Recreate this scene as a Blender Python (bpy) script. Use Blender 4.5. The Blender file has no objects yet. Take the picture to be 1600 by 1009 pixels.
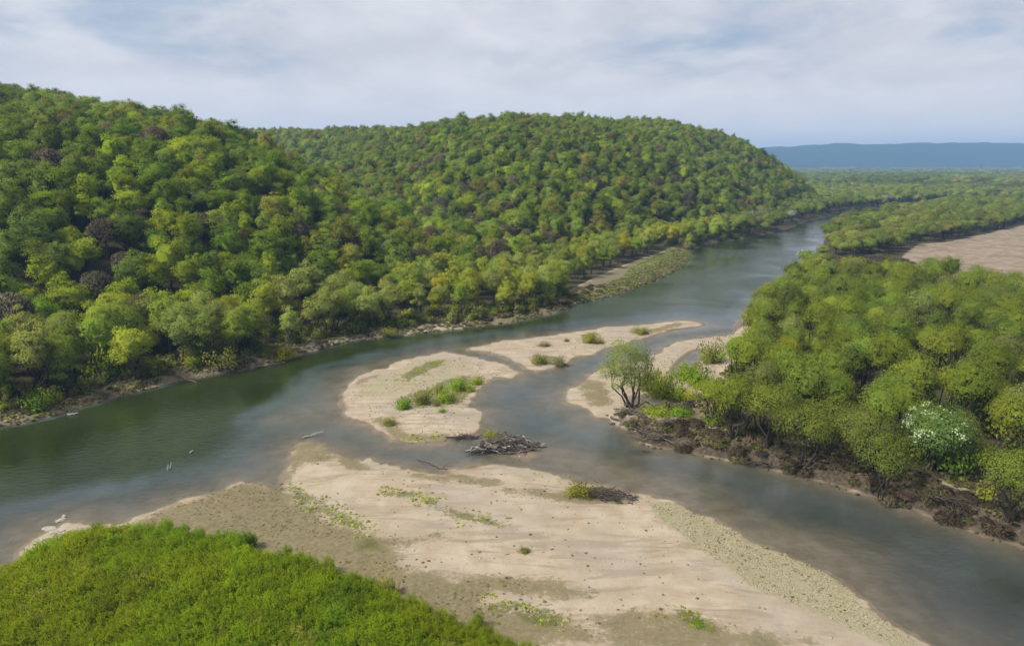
import bpy, math, random
import numpy as np
from mathutils import Matrix, Vector, Euler

# ---------------------------------------------------------------- camera, sky, sun
scene = bpy.context.scene
C = scene.collection
W0, H0, LENS, CAM_H, HORIZON = 1600.0, 1009.0, 24.0, 40.0, 255.0
FPX = W0 * LENS / 36.0
PITCH = math.atan((H0 / 2 - HORIZON) / FPX)

cam_data = bpy.data.cameras.new('camera')
cam_data.lens = LENS
cam_data.sensor_width = 36.0
cam_data.clip_start = 0.5
cam_data.clip_end = 30000.0
cam = bpy.data.objects.new('camera', cam_data)
cam.location = (0, 0, CAM_H)
cam.rotation_euler = (math.radians(90) - PITCH, 0, 0)
C.objects.link(cam)
scene.camera = cam

SUN_EL, SUN_AZ = math.radians(50), math.radians(-108)      # azimuth measured from +Y towards +X: high on the left, slightly behind
sun_dir = Vector((math.sin(SUN_AZ) * math.cos(SUN_EL), math.cos(SUN_AZ) * math.cos(SUN_EL), math.sin(SUN_EL)))
sd = bpy.data.lights.new('sun', 'SUN')
sd.energy = 3.2
sd.angle = math.radians(14)
sd.color = (1.0, 0.95, 0.86)
sun = bpy.data.objects.new('sun', sd)
sun.rotation_euler = (-sun_dir).to_track_quat('-Z', 'Y').to_euler()
C.objects.link(sun)

scene.view_settings.view_transform = 'Standard'
scene.view_settings.look = 'None'
scene.view_settings.exposure = 0.9
scene.view_settings.gamma = 1.0
scene.view_settings.use_curve_mapping = False
scene.cycles.max_bounces = 6
scene.cycles.diffuse_bounces = 5
scene.cycles.glossy_bounces = 3
scene.cycles.transmission_bounces = 4
scene.cycles.volume_bounces = 1
scene.cycles.transparent_max_bounces = 8
scene.cycles.caustics_reflective = False
scene.cycles.caustics_refractive = False


class NT:
    """short hand for building node trees"""
    def __init__(self, tree):
        self.t = tree
        self.n = tree.nodes
        self.n.clear()

    def add(self, kind, **kw):
        nd = self.n.new(kind)
        for k, v in kw.items():
            if k == 'inp':
                for i, val in v.items():
                    if isinstance(val, bpy.types.NodeSocket):
                        self.t.links.new(val, nd.inputs[i])
                    else:
                        nd.inputs[i].default_value = val
            else:
                setattr(nd, k, v)
        return nd

    def link(self, a, b):
        self.t.links.new(a, b)

    def math(self, op, a, b=0.0, c=None, clamp=False):
        nd = self.add('ShaderNodeMath', operation=op, use_clamp=clamp, inp={0: a, 1: b})
        if c is not None:
            if isinstance(c, bpy.types.NodeSocket):
                self.link(c, nd.inputs[2])
            else:
                nd.inputs[2].default_value = c
        return nd.outputs[0]

    def mix(self, fac, a, b, blend='MIX'):
        nd = self.add('ShaderNodeMix', data_type='RGBA', blend_type=blend)
        for sock, val in ((nd.inputs[0], fac), (nd.inputs[6], a), (nd.inputs[7], b)):
            if isinstance(val, bpy.types.NodeSocket):
                self.link(val, sock)
            else:
                sock.default_value = val if not isinstance(val, tuple) or len(val) == 4 else (*val, 1.0)
        return nd.outputs[2]

    def noise(self, vec, scale, detail=4.0, rough=0.55, distort=0.0, dims='3D'):
        nd = self.add('ShaderNodeTexNoise', noise_dimensions=dims, inp={'Scale': scale, 'Detail': detail, 'Roughness': rough, 'Distortion': distort})
        if vec is not None:
            self.link(vec, nd.inputs['Vector'])
        return nd.outputs[0]

    def ramp(self, fac, lo, hi, smooth=True):
        nd = self.add('ShaderNodeMapRange', interpolation_type='SMOOTHSTEP' if smooth else 'LINEAR', inp={0: fac, 1: lo, 2: hi, 3: 0.0, 4: 1.0})
        return nd.outputs[0]

    def attr(self, name, kind='GEOMETRY'):
        return self.add('ShaderNodeAttribute', attribute_type=kind, attribute_name=name)


world = bpy.data.worlds.new('World')
scene.world = world
world.use_nodes = True
nt = NT(world.node_tree)
sky = nt.add('ShaderNodeTexSky', sky_type='NISHITA')
sky.sun_disc = False
sky.sun_elevation = SUN_EL
sky.sun_rotation = SUN_AZ
sky.air_density = 1.2
sky.dust_density = 2.0
sky.altitude = 100
tc = nt.add('ShaderNodeTexCoord')
sep = nt.add('ShaderNodeSeparateXYZ', inp={0: tc.outputs['Generated']})
zc = nt.math('MAXIMUM', sep.outputs[2], 0.0)
den = nt.math('ADD', zc, 0.26)
cx = nt.math('DIVIDE', sep.outputs[0], den)
cy = nt.math('DIVIDE', sep.outputs[1], den)
cvec = nt.add('ShaderNodeCombineXYZ', inp={0: cx, 1: cy, 2: 1.87}).outputs[0]
n_big = nt.noise(cvec, 0.55, 2.0, 0.5)
n_mid = nt.noise(cvec, 1.5, 7.0, 0.56, 0.25)
n_fin = nt.noise(cvec, 3.6, 6.0, 0.58, 0.3)
body = nt.math('ADD', nt.math('MULTIPLY', n_mid, 0.65), nt.math('MULTIPLY', n_big, 0.35))
cover = nt.ramp(body, 0.36, 0.52)
lump = nt.ramp(nt.math('ADD', nt.math('MULTIPLY', n_fin, 0.55), nt.math('MULTIPLY', n_mid, 0.45)), 0.38, 0.66)
blue = nt.mix(1.0, sky.outputs[0], (0.11, 0.11, 0.115, 1), 'MULTIPLY')
blue = nt.mix(0.55, blue, (0.34, 0.42, 0.58, 1))
cloud = nt.mix(lump, (0.60, 0.605, 0.655, 1), (0.75, 0.75, 0.78, 1))
skycol = nt.mix(cover, blue, cloud)
veil = nt.ramp(sep.outputs[2], 0.16, 0.0)
skycol = nt.mix(nt.math('MULTIPLY', veil, 0.85), skycol, (0.80, 0.78, 0.78, 1))
bg = nt.add('ShaderNodeBackground', inp={0: skycol, 1: 0.585})
out = nt.add('ShaderNodeOutputWorld')
nt.link(bg.outputs[0], out.inputs[0])

# ---------------------------------------------------------------- helpers
rng = np.random.default_rng(11)
random.seed(5)
_T = np.random.default_rng(3).random((256, 256))


def vnoise(x, y):
    xi, yi = np.floor(x).astype(int), np.floor(y).astype(int)
    fx, fy = x - xi, y - yi
    fx, fy = fx * fx * (3 - 2 * fx), fy * fy * (3 - 2 * fy)
    a, b = _T[xi & 255, yi & 255], _T[(xi + 1) & 255, yi & 255]
    c, d = _T[xi & 255, (yi + 1) & 255], _T[(xi + 1) & 255, (yi + 1) & 255]
    return (a * (1 - fx) + b * fx) * (1 - fy) + (c * (1 - fx) + d * fx) * fy


def fbm(P, size, octaves=4, seed=0.0):
    """fractal noise in -1..1"""
    v, amp, tot, s = 0.0, 1.0, 0.0, 1.0 / size
    for k in range(octaves):
        v = v + amp * vnoise(P[:, 0] * s + 17.3 * k + seed, P[:, 1] * s + 9.1 * k + seed * 1.7)
        tot += amp
        amp *= 0.5
        s *= 2.03
    return 2 * v / tot - 1


def sst(x, a, b):
    t = np.clip((x - a) / (b - a), 0, 1)
    return t * t * (3 - 2 * t)


def sdf(P, poly):
    P, poly = np.asarray(P, float), np.asarray(poly, float)
    d = np.full(len(P), 1e18)
    ins = np.zeros(len(P), bool)
    for i in range(len(poly)):
        a, b = poly[i], poly[(i + 1) % len(poly)]
        e, w = b - a, P - a
        t = np.clip((w @ e) / (e @ e + 1e-12), 0, 1)
        q = w - t[:, None] * e
        d = np.minimum(d, (q * q).sum(1))
        if e[1] != 0:
            ins ^= ((a[1] > P[:, 1]) != (b[1] > P[:, 1])) & (P[:, 0] < a[0] + (P[:, 1] - a[1]) * e[0] / e[1])
    return np.where(ins, 1, -1) * np.sqrt(d)


def segd(P, pts):
    pts = np.asarray(pts, float)
    d, T, L = np.full(len(P), 1e18), np.zeros(len(P)), 0.0
    for a, b in zip(pts[:-1], pts[1:]):
        e, w = b - a, P - a
        t = np.clip((w @ e) / (e @ e), 0, 1)
        q = w - t[:, None] * e
        dd = (q * q).sum(1)
        m = dd < d
        T[m] = L + t[m] * math.hypot(*e)
        d = np.minimum(d, dd)
        L += math.hypot(*e)
    return np.sqrt(d), T


def G(u, v, z=0.0):
    """survey of the photograph: the point of the level z seen at (u, v)"""
    du, dv = (u - W0 / 2) / FPX, (v - H0 / 2) / FPX
    t = (CAM_H - z) / (math.sin(PITCH) + dv * math.cos(PITCH))
    return (du * t, t * (math.cos(PITCH) - dv * math.sin(PITCH)))


def GP(pts, z=0.0):
    return [G(u, v, z) for u, v in pts]


def project(P3):
    P3 = np.asarray(P3, float)
    z = P3[:, 2] - CAM_H
    dep = P3[:, 1] * math.cos(PITCH) - z * math.sin(PITCH)
    up = P3[:, 1] * math.sin(PITCH) + z * math.cos(PITCH)
    dep = np.where(dep < 1, 1, dep)
    return W0 / 2 + FPX * P3[:, 0] / dep, H0 / 2 - FPX * up / dep, dep


# ---------------------------------------------------------------- the lie of the land
LEFT = GP([(0, 668), (40, 660), (80, 650), (130, 636), (180, 622), (240, 606), (300, 592), (360, 582), (420, 572), (450, 562), (490, 548), (540, 536), (600, 528), (650, 522), (700, 516), (740, 511),
           (790, 506), (850, 494), (890, 482), (912, 473), (950, 464), (1000, 448), (1040, 432), (1065, 418), (1083, 402), (1078, 396), (1086, 388), (1110, 379), (1150, 375), (1190, 368), (1236, 355), (1264, 344), (1292, 339),
           (1309, 332), (1351, 328), (1372, 325), (1418, 321), (1442, 319), (1520, 317)]) + [(4000, 1500), (12000, 3000), (12000, 12000), (-12000, 12000), (-12000, -3000), (-900, -330), (-300, 10), (-140, 78)]
RIGHT = [(12000, 2600), (4000, 1350)] + GP([(1560, 320), (1446, 321), (1411, 331), (1350, 336), (1325, 348), (1303, 357), (1290, 368), (1284, 388), (1275, 400), (1268, 425), (1240, 444), (1200, 462), (1168, 485), (1153, 505), (1143, 530),
          (1126, 565), (1104, 600), (1060, 636), (1000, 652), (952, 650), (950, 657), (965, 666), (997, 677), (1001, 692), (1030, 701), (1060, 701), (1077, 709), (1110, 715), (1147, 721), (1177, 724), (1208, 734), (1270, 749),
          (1332, 768), (1370, 778), (1416, 793), (1463, 811), (1501, 824), (1540, 838), (1578, 848), (1600, 857)]) + [(66, 52), (100, 10), (240, -120), (900, -500), (12000, -3000)]
BAR = GP([(0, 893), (25, 875), (45, 855), (60, 840), (75, 828), (100, 822), (130, 828), (190, 822), (235, 806), (262, 793), (300, 780), (350, 772), (375, 758), (400, 758), (435, 762), (447, 746), (450, 732), (461, 704), (470, 695), (482, 693), (510, 699),
          (545, 715), (587, 725), (629, 732), (685, 738), (706, 731), (772, 729), (825, 732), (860, 741), (912, 753), (958, 764), (1000, 774), (1058, 790), (1108, 813), (1154, 838), (1200, 859), (1251, 882), (1308, 905),
          (1328, 928), (1347, 948), (1385, 979), (1436, 1009)]) + [(42, 38), (70, -10), (150, -150), (300, -400), (-400, -400), (-120, -60), (-70, 30), (-58, 50)]
ISLE = GP([(692, 551), (717, 555), (750, 562), (775, 567), (800, 576), (817, 584), (800, 592), (770, 589), (765, 597), (745, 612), (732, 625), (725, 636), (752, 642), (755, 659), (747, 661), (750, 672), (737, 677), (712, 685), (690, 696),
           (662, 694), (620, 690), (602, 677), (575, 665), (550, 654), (541, 646), (545, 640), (533, 635), (531, 624), (550, 602), (560, 590), (582, 581), (607, 575), (625, 566), (662, 559)])
UPPER = GP([(727, 546), (750, 550), (782, 557), (817, 570), (822, 579), (837, 581), (860, 576), (885, 567), (888, 559), (922, 554), (937, 546), (960, 542), (995, 529), (1022, 522), (1045, 516), (1080, 512), (1103, 507), (1080, 502),
            (1035, 505), (990, 510), (952, 512), (897, 520), (850, 526), (787, 534)])
SPIT = GP([(1160, 522), (1137, 525), (1097, 529), (1067, 534), (1047, 542), (1027, 551), (985, 565), (940, 579), (917, 590), (892, 607), (879, 622), (882, 631), (905, 636), (922, 640), (935, 650), (952, 652), (1020, 665), (1110, 640), (1160, 580)])
POND = GP([(1096, 547), (1085, 550), (1072, 559), (1060, 571), (1054, 583), (1063, 588), (1074, 578), (1084, 567), (1094, 555)])
ISLET = GP([(803, 714), (820, 708), (846, 706), (850, 711), (826, 717)])
FOOT = [(-3000, -900), (-900, -150), (-400, 30), (-180, 95), (-95, 125), (-70, 147), (-50, 165), (-28, 187), (0, 225), (40, 290), (80, 355), (130, 405), (200, 510), (256, 590), (290, 660), (286, 740), (200, 900), (0, 1250), (-600, 1700), (-3000, 2000)]
RAVINE = [(-5, 205), (-36, 290), (-90, 390), (-195, 540), (-350, 740), (-560, 900)]
FIELD = GP([(1425, 440), (1398, 424), (1416, 402), (1436, 388), (1482, 384), (1540, 371), (1600, 357), (1750, 326), (2100, 330), (2000, 470), (1600, 480), (1500, 470)])
SCRUB = GP([(1284, 430), (1296, 413), (1380, 408), (1425, 420), (1410, 446), (1310, 446)])


def hill(P):
    s = np.maximum(sdf(P, FOOT), 0)
    x, y = P[:, 0], P[:, 1]
    d, T = segd(P, RAVINE)
    q = np.clip((x + 260) / 420, 0, 1)
    q = q * q * (3 - 2 * q)
    A = 63.0 + 14.0 * q + 2.5 * np.sin(x / 60 + 1) * np.cos(y / 70) + 5.5 * sst(-x, 190, 300) + 2.5 * fbm(P, 60, 3, 4.0)
    A = A - 6.5 * np.exp(-(((x + 150) / 75) ** 2 + ((y - 285) / 120) ** 2))
    A = A - 11 * np.exp(-(((x + 85) / 125) ** 2 + ((y - 590) / 170) ** 2))
    h = A * (1 - np.exp(-(s / (100 - 14 * q - 22 * np.clip((x - 80) / 200, 0, 1))) ** 1.15))
    h = h * (1 - 0.78 * np.exp(-np.maximum(T - 170, 0) / 380) * np.exp(-(d / (44 + T * 0.07)) ** 2))
    return h * (1 + 0.05 * fbm(P, 45, 3, 2.0))


def shore(P):
    return {k: sdf(P, v) for k, v in (('L', LEFT), ('R', RIGHT), ('A', BAR), ('B', ISLE), ('C', UPPER), ('D', SPIT), ('I', ISLET), ('pond', POND))}


def ground(P, S=None):
    P = np.asarray(P, float)
    S = S or shore(P)
    n2, n5 = fbm(P, 2.6, 3, 1.0), fbm(P, 9, 3, 7.0)
    wob = 0.75 * fbm(P, 2.2, 3, 5.0) + 0.7 * n5
    z = np.full(len(P), -2.2)
    for k, hgt, run in (('A', 0.95, 11.0), ('B', 0.7, 6.0), ('C', 0.6, 6.0), ('D', 0.7, 7.0), ('I', 0.12, 2.0)):
        d = S[k] + 0.7 + 1.0 * wob + 0.35 * fbm(P, 0.9, 2, 11.0)
        up = (0.06 + 0.08 * n5) * sst(d, 0.0, 0.6) + hgt * (1 - np.exp(-np.maximum(d, 0) / run)) * (1 + 0.35 * n5) + 0.10 * n2 * sst(d, 0.3, 4)
        a = np.maximum(-d, 0)
        dn = -np.minimum(0.035 * a + 0.0045 * a * a, 2.2)
        z = np.maximum(z, np.where(d > 0, up, dn))
    far = sst(P[:, 1], 170, 260)
    d = S['L'] + 1.3 * wob * (1 - far)
    up = 1.2 * (1 - np.exp(-np.maximum(d, 0) / 2.2)) + 0.03 * np.clip(d, 0, 60) + 0.35 * (n2 + n5) * sst(d, 0.5, 5)
    z = np.maximum(z, np.where(d > 0, up, np.maximum(-0.75 * -d, -2.2)))
    d = S['R'] + 1.1 * wob * (1 - far)
    up = 1.75 * (1 - np.exp(-np.maximum(d - 0.7, 0) / 1.3)) + 0.12 * np.clip(d, 0, 1) + 0.3 * (n2 + n5) * sst(d, 0.5, 4)
    z = np.maximum(z, np.where(d > 0, up, np.maximum(-0.16 * -d, -2.2)))
    z = np.where(S['pond'] > -8, np.minimum(z, -0.10 * S['pond'] - 0.02), z)
    z = z + hill(P)
    ridge = sst(P[:, 1] + 0.05 * P[:, 0], 4300, 5900) * (136 + 48 * sst(P[:, 0], 1500, 3000) - 22 * sst(P[:, 0], 3400, 5200) + 30 * fbm(P, 900, 4, 3.0)) + sst(P[:, 1], 4200, 4800) * 14 * fbm(P, 120, 3, 6.0)
    return z + ridge


def zat(x, y):
    return float(ground(np.array([[x, y]]))[0])


# ---------------------------------------------------------------- mesh builders
def quads(name, V, F, mats=(), midx=None, normals=None, smooth=False, attrs=None):
    me = bpy.data.meshes.new(name)
    V = np.ascontiguousarray(V, dtype=np.float32)
    F = np.ascontiguousarray(F, dtype=np.int32)
    k = F.shape[1]
    me.vertices.add(len(V))
    me.vertices.foreach_set('co', V.ravel())
    me.loops.add(F.size)
    me.loops.foreach_set('vertex_index', F.ravel())
    me.polygons.add(len(F))
    me.polygons.foreach_set('loop_start', np.arange(0, F.size, k, dtype=np.int32))
    for m in mats:
        me.materials.append(m)
    if midx is not None:
        me.polygons.foreach_set('material_index', np.asarray(midx, np.int32))
    me.update(calc_edges=True)
    me.polygons.foreach_set('use_smooth', np.full(len(F), bool(smooth or normals is not None)))
    for k2, arr in (attrs or {}).items():
        arr = np.asarray(arr, np.float32)
        a = me.attributes.new(k2, 'FLOAT' if arr.ndim == 1 else 'FLOAT_VECTOR', 'POINT')
        a.data.foreach_set('value' if arr.ndim == 1 else 'vector', arr.ravel())
    if normals is not None:
        me.normals_split_custom_set_from_vertices([tuple(n) for n in normals.tolist()])
    return me


def put(name, me, parent=None, loc=(0, 0, 0), rot=(0, 0, 0), scale=1.0):
    o = bpy.data.objects.new(name, me)
    o.location, o.rotation_euler = loc, rot
    o.scale = (scale,) * 3 if isinstance(scale, (int, float)) else scale
    if parent:
        o.parent = parent
    C.objects.link(o)
    return o


def tag(o, label=None, cat=None, group=None, kind=None):
    for k, v in (('label', label), ('category', cat), ('group', group), ('kind', kind)):
        if v:
            o[k] = v
    return o


def norm(a):
    return a / (np.linalg.norm(a, axis=-1, keepdims=True) + 1e-9)


class Geo:
    """collects quads with an averaged normal and a shade value for each vertex"""
    def __init__(self):
        self.V, self.F, self.N, self.S, self.M, self.n = [], [], [], [], [], 0

    def push(self, V, F, N, S, m=0):
        if not len(F):
            return self
        self.V.append(V)
        self.F.append(F + self.n)
        self.N.append(N)
        self.S.append(S)
        self.M.append(np.full(len(F), m))
        self.n += len(V)
        return self

    def leaves(self, pos, fn, sn, size, aspect, shade, r, m=0, upish=None):
        """leaf clumps: diamond-like quads at pos, facing fn, shaded with sn"""
        k = len(pos)
        t = r.normal(size=(k, 3)) if upish is None else upish + r.normal(size=(k, 3)) * 0.35
        fn = norm(fn)
        t = norm(t - (t * fn).sum(1, keepdims=True) * fn)
        b = np.cross(fn, t)
        L = (size * (0.7 + 0.6 * r.random(k)))[:, None]
        w = L * aspect
        bend = fn * L * 0.15
        V = np.stack([pos - t * L * .5 - b * w * .22 - bend, pos - t * L * .1 + b * w * .62, pos + t * L * .5 + b * w * .22 - bend, pos + t * L * .1 - b * w * .62], 1).reshape(-1, 3)
        F = np.arange(4 * k).reshape(-1, 4)[:, ::-1].copy()
        flip = ((fn * sn).sum(1) < 0)
        F[flip] = F[flip][:, ::-1]
        return self.push(V, F, np.repeat(norm(sn), 4, 0), np.repeat(shade, 4), m)

    def tube(self, pts, rad, sides=6, m=0, shade=1.0):
        pts, rad = np.asarray(pts, float), np.asarray(rad, float)
        d = norm(np.gradient(pts, axis=0))
        ref = np.where(np.abs(d[:, 2:3]) > 0.9, np.array([[1.0, 0, 0]]), np.array([[0, 0, 1.0]]))
        a = norm(np.cross(d, ref))
        b = np.cross(d, a)
        th = np.linspace(0, 2 * math.pi, sides, endpoint=False)
        ring = a[:, None] * np.cos(th)[None, :, None] + b[:, None] * np.sin(th)[None, :, None]
        V = (pts[:, None] + ring * rad[:, None, None]).reshape(-1, 3)
        F = []
        for i in range(len(pts) - 1):
            for j in range(sides):
                k = (j + 1) % sides
                F.append((i * sides + j, i * sides + k, (i + 1) * sides + k, (i + 1) * sides + j))
        return self.push(V, np.array(F), ring.reshape(-1, 3), np.full(len(V), shade), m)

    def mesh(self, name, mats):
        return quads(name, np.concatenate(self.V), np.concatenate(self.F), mats, np.concatenate(self.M), np.concatenate(self.N), True, {'shade': np.concatenate(self.S)})


# ---------------------------------------------------------------- materials
def new_mat(name):
    m = bpy.data.materials.new(name)
    m.use_nodes = True
    return m, NT(m.node_tree)


def foliage_mat(name, fixed=None, trans=0.2):
    m, t = new_mat(name)
    sh = t.attr('shade').outputs['Fac']
    if fixed is None:
        base = t.attr('tint', 'INSTANCER').outputs['Color']
    else:
        rgb = t.add('ShaderNodeRGB')
        rgb.outputs[0].default_value = (*fixed, 1)
        base = rgb.outputs[0]
    oi = t.add('ShaderNodeTexCoord').outputs['Object']
    nz = t.noise(oi, 0.55, 2.0)
    k = t.math('MULTIPLY', sh, t.math('ADD', t.math('MULTIPLY', nz, 0.5), 0.75))
    col = t.mix(1.0, base, t.add('ShaderNodeCombineColor', inp={0: k, 1: k, 2: k}).outputs[0], 'MULTIPLY')
    warm = t.mix(t.ramp(nz, 0.45, 0.7), col, t.mix(1.0, col, (1.10, 1.02, 0.85, 1), 'MULTIPLY'))
    dif = t.add('ShaderNodeBsdfDiffuse', inp={0: warm})
    tr = t.add('ShaderNodeBsdfTranslucent', inp={0: t.mix(1.0, warm, (1.25 * trans * 3, 1.2 * trans * 3, 0.6 * trans * 3, 1), 'MULTIPLY')})
    mx = t.add('ShaderNodeAddShader', inp={0: dif.outputs[0], 1: tr.outputs[0]})
    t.link(mx.outputs[0], t.add('ShaderNodeOutputMaterial').inputs[0])
    return m


def bark_mat(name, a, b):
    m, t = new_mat(name)
    oc = t.add('ShaderNodeTexCoord').outputs['Object']
    nz = t.noise(oc, 6.0, 5.0, 0.65)
    col = t.mix(t.ramp(nz, 0.35, 0.65), (*a, 1), (*b, 1))
    p = t.add('ShaderNodeBsdfPrincipled', inp={'Base Color': col, 'Roughness': 0.9})
    bp = t.add('ShaderNodeBump', inp={'Strength': 0.6, 'Distance': 0.03, 'Height': nz})
    t.link(bp.outputs[0], p.inputs['Normal'])
    t.link(p.outputs[0], t.add('ShaderNodeOutputMaterial').inputs[0])
    return m


LEAF = foliage_mat('leaf_foliage')
TWIG = foliage_mat('twig_foliage', None, 0.05)
BLOSSOM = foliage_mat('blossom', (0.33, 0.37, 0.25), 0.25)
BARK = bark_mat('bark', (0.022, 0.018, 0.014), (0.05, 0.042, 0.033))
DRIFT = bark_mat('driftwood', (0.075, 0.058, 0.043), (0.17, 0.138, 0.108))
PALE_WOOD = bark_mat('bleached_wood', (0.28, 0.26, 0.23), (0.45, 0.43, 0.40))
DARK_WOOD = bark_mat('wet_wood', (0.03, 0.022, 0.016), (0.075, 0.057, 0.043))
STONE = bark_mat('pale_stone', (0.24, 0.215, 0.175), (0.37, 0.335, 0.28))

# ground material
GROUND, t = new_mat('ground')
geo = t.add('ShaderNodeNewGeometry').outputs['Position']
A = lambda n: t.attr(n).outputs['Fac']
fine = t.noise(geo, 2.2, 6.0, 0.65)
mid = t.noise(geo, 0.35, 5.0, 0.6)
grit = t.noise(geo, 9.0, 3.0, 0.7)
big = t.noise(geo, 0.09, 4.0, 0.55)
sand = t.mix(t.ramp(mid, 0.35, 0.68), (0.30, 0.236, 0.160, 1), (0.375, 0.315, 0.232, 1))
flow = t.add('ShaderNodeMapping', inp={'Vector': geo, 'Rotation': (0, 0, math.radians(24)), 'Scale': (0.25, 1.3, 1.0)}).outputs[0]
strk = t.noise(flow, 0.55, 6.0, 0.62, 0.8)
sand = t.mix(t.math('MULTIPLY', t.ramp(strk, 0.50, 0.64), 0.75), sand, (0.215, 0.172, 0.120, 1))
sand = t.mix(t.math('MULTIPLY', t.ramp(strk, 0.46, 0.34), 0.5), sand, (0.37, 0.315, 0.24, 1))
sand = t.mix(t.math('MULTIPLY', t.ramp(big, 0.42, 0.62), 0.5), sand, (0.27, 0.235, 0.188, 1))
sand = t.mix(t.math('MULTIPLY', t.ramp(grit, 0.55, 0.78), 0.35), sand, (0.18, 0.155, 0.12, 1))
olive = t.mix(t.ramp(fine, 0.35, 0.65), (0.105, 0.088, 0.038, 1), (0.175, 0.145, 0.075, 1))
olive = t.mix(t.math('MULTIPLY', t.ramp(grit, 0.5, 0.7), 0.5), olive, (0.09, 0.078, 0.03, 1))
edge = t.math('MULTIPLY', t.math('SUBTRACT', mid, 0.5), 1.5)
edge2 = t.math('MULTIPLY', t.math('SUBTRACT', fine, 0.5), 1.3)
jit = t.math('ADD', edge, edge2)
m_ol = t.ramp(t.math('ADD', A('m_olive'), jit), 0.3, 0.75)
col = t.mix(t.math('MULTIPLY', m_ol, 0.85), sand, olive)
gravel = t.mix(t.ramp(grit, 0.38, 0.6), (0.14, 0.132, 0.058, 1), (0.33, 0.295, 0.19, 1))
m_gr = t.ramp(t.math('ADD', A('m_gravel'), t.math('MULTIPLY', jit, 0.7)), 0.3, 0.7)
col = t.mix(t.math('MULTIPLY', m_gr, 0.85), col, gravel)
weed = t.mix(t.ramp(fine, 0.35, 0.65), (0.06, 0.066, 0.014, 1), (0.11, 0.115, 0.034, 1))
m_we = t.ramp(t.math('ADD', A('m_weed'), t.math('MULTIPLY', jit, 1.1)), 0.45, 0.8)
col = t.mix(t.math('MULTIPLY', m_we, 0.8), col, weed)
litter = t.mix(t.ramp(fine, 0.35, 0.65), (0.035, 0.029, 0.015, 1), (0.08, 0.066, 0.036, 1))
litter = t.mix(t.math('MULTIPLY', t.ramp(mid, 0.5, 0.65), 0.6), litter, (0.05, 0.06, 0.016, 1))
m_fo = t.ramp(t.math('ADD', A('m_wood'), t.math('MULTIPLY', jit, 0.5)), 0.3, 0.7)
col = t.mix(m_fo, col, litter)
earth = t.mix(t.ramp(fine, 0.35, 0.65), (0.045, 0.035, 0.024, 1), (0.10, 0.078, 0.055, 1))
col = t.mix(t.ramp(t.math('ADD', A('m_earth'), t.math('MULTIPLY', jit, 0.4)), 0.3, 0.7), col, earth)
drygrass = t.mix(t.ramp(fine, 0.35, 0.65), (0.12, 0.097, 0.052, 1), (0.19, 0.157, 0.092, 1))
col = t.mix(t.ramp(t.math('ADD', A('m_dry'), t.math('MULTIPLY', jit, 0.5)), 0.3, 0.7), col, drygrass)
fcol = t.mix(t.ramp(mid, 0.35, 0.65), (0.19, 0.145, 0.100, 1), (0.26, 0.208, 0.150, 1))
fcol = t.mix(t.math('MULTIPLY', t.ramp(big, 0.48, 0.6), 0.6), fcol, (0.15, 0.110, 0.078, 1))
col = t.mix(t.ramp(t.math('ADD', A('m_field'), t.math('MULTIPLY', jit, 0.3)), 0.35, 0.65), col, fcol)
canopy = t.mix(t.ramp(big, 0.4, 0.6), (0.014, 0.022, 0.010, 1), (0.024, 0.034, 0.014, 1))
col = t.mix(A('m_ridge'), col, canopy)
bed = t.mix(t.ramp(mid, 0.35, 0.65), (0.10, 0.078, 0.050, 1), (0.15, 0.118, 0.082, 1))
sepz = t.add('ShaderNodeSeparateXYZ', inp={0: geo}).outputs[2]
wet = t.ramp(t.math('ADD', sepz, t.math('MULTIPLY', edge2, 0.05)), 0.14, 0.07)
col = t.mix(t.math('MULTIPLY', wet, 0.85), col, bed)
p = t.add('ShaderNodeBsdfPrincipled', inp={'Base Color': col, 'Roughness': 0.95, 'Specular IOR Level': 0.15})
bh = t.math('ADD', t.math('MULTIPLY', fine, 0.7), t.math('MULTIPLY', grit, 0.3))
bp = t.add('ShaderNodeBump', inp={'Strength': 0.5, 'Distance': 0.22, 'Height': bh})
t.link(bp.outputs[0], p.inputs['Normal'])
t.link(p.outputs[0], t.add('ShaderNodeOutputMaterial').inputs[0])

# water material
WATER, t = new_mat('river_water')
dep = t.attr('depth').outputs['Fac']
geo = t.add('ShaderNodeNewGeometry').outputs['Position']
mp = t.add('ShaderNodeMapping', inp={'Vector': geo, 'Rotation': (0, 0, math.radians(-35)), 'Scale': (0.7, 1.5, 1.0)}).outputs[0]
w1 = t.noise(mp, 1.15, 3.0, 0.5, 0.6)
w2 = t.noise(mp, 3.2, 3.0, 0.55, 0.3)
calm = t.ramp(t.noise(geo, 0.035, 3.0, 0.55, 0.8), 0.38, 0.62)
hgt = t.math('ADD', w1, t.math('MULTIPLY', w2, 0.35))
bmp = t.add('ShaderNodeBump', inp={'Strength': t.math('ADD', t.math('MULTIPLY', calm, 0.5), 0.16), 'Distance': 0.15, 'Height': hgt})
patch = t.noise(geo, 0.06, 4.0, 0.6, 1.0)
teal = t.mix(t.ramp(patch, 0.35, 0.65), (0.040, 0.058, 0.054, 1), (0.068, 0.096, 0.093, 1))
deep = t.mix(t.ramp(patch, 0.35, 0.65), (0.016, 0.024, 0.006, 1), (0.024, 0.035, 0.010, 1))
bodyc = t.mix(t.ramp(dep, 0.4, 1.15), teal, deep)
bodyc = t.mix(t.math('MULTIPLY', t.attr('silt').outputs['Fac'], 0.4), bodyc, (0.036, 0.035, 0.032, 1))
alpha = t.math('SUBTRACT', 1.0, t.math('EXPONENT', t.math('MULTIPLY', dep, -2.2)))
dif = t.add('ShaderNodeBsdfDiffuse', inp={0: bodyc})
tra = t.add('ShaderNodeBsdfTransparent', inp={0: (0.92, 0.95, 0.93, 1)})
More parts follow.
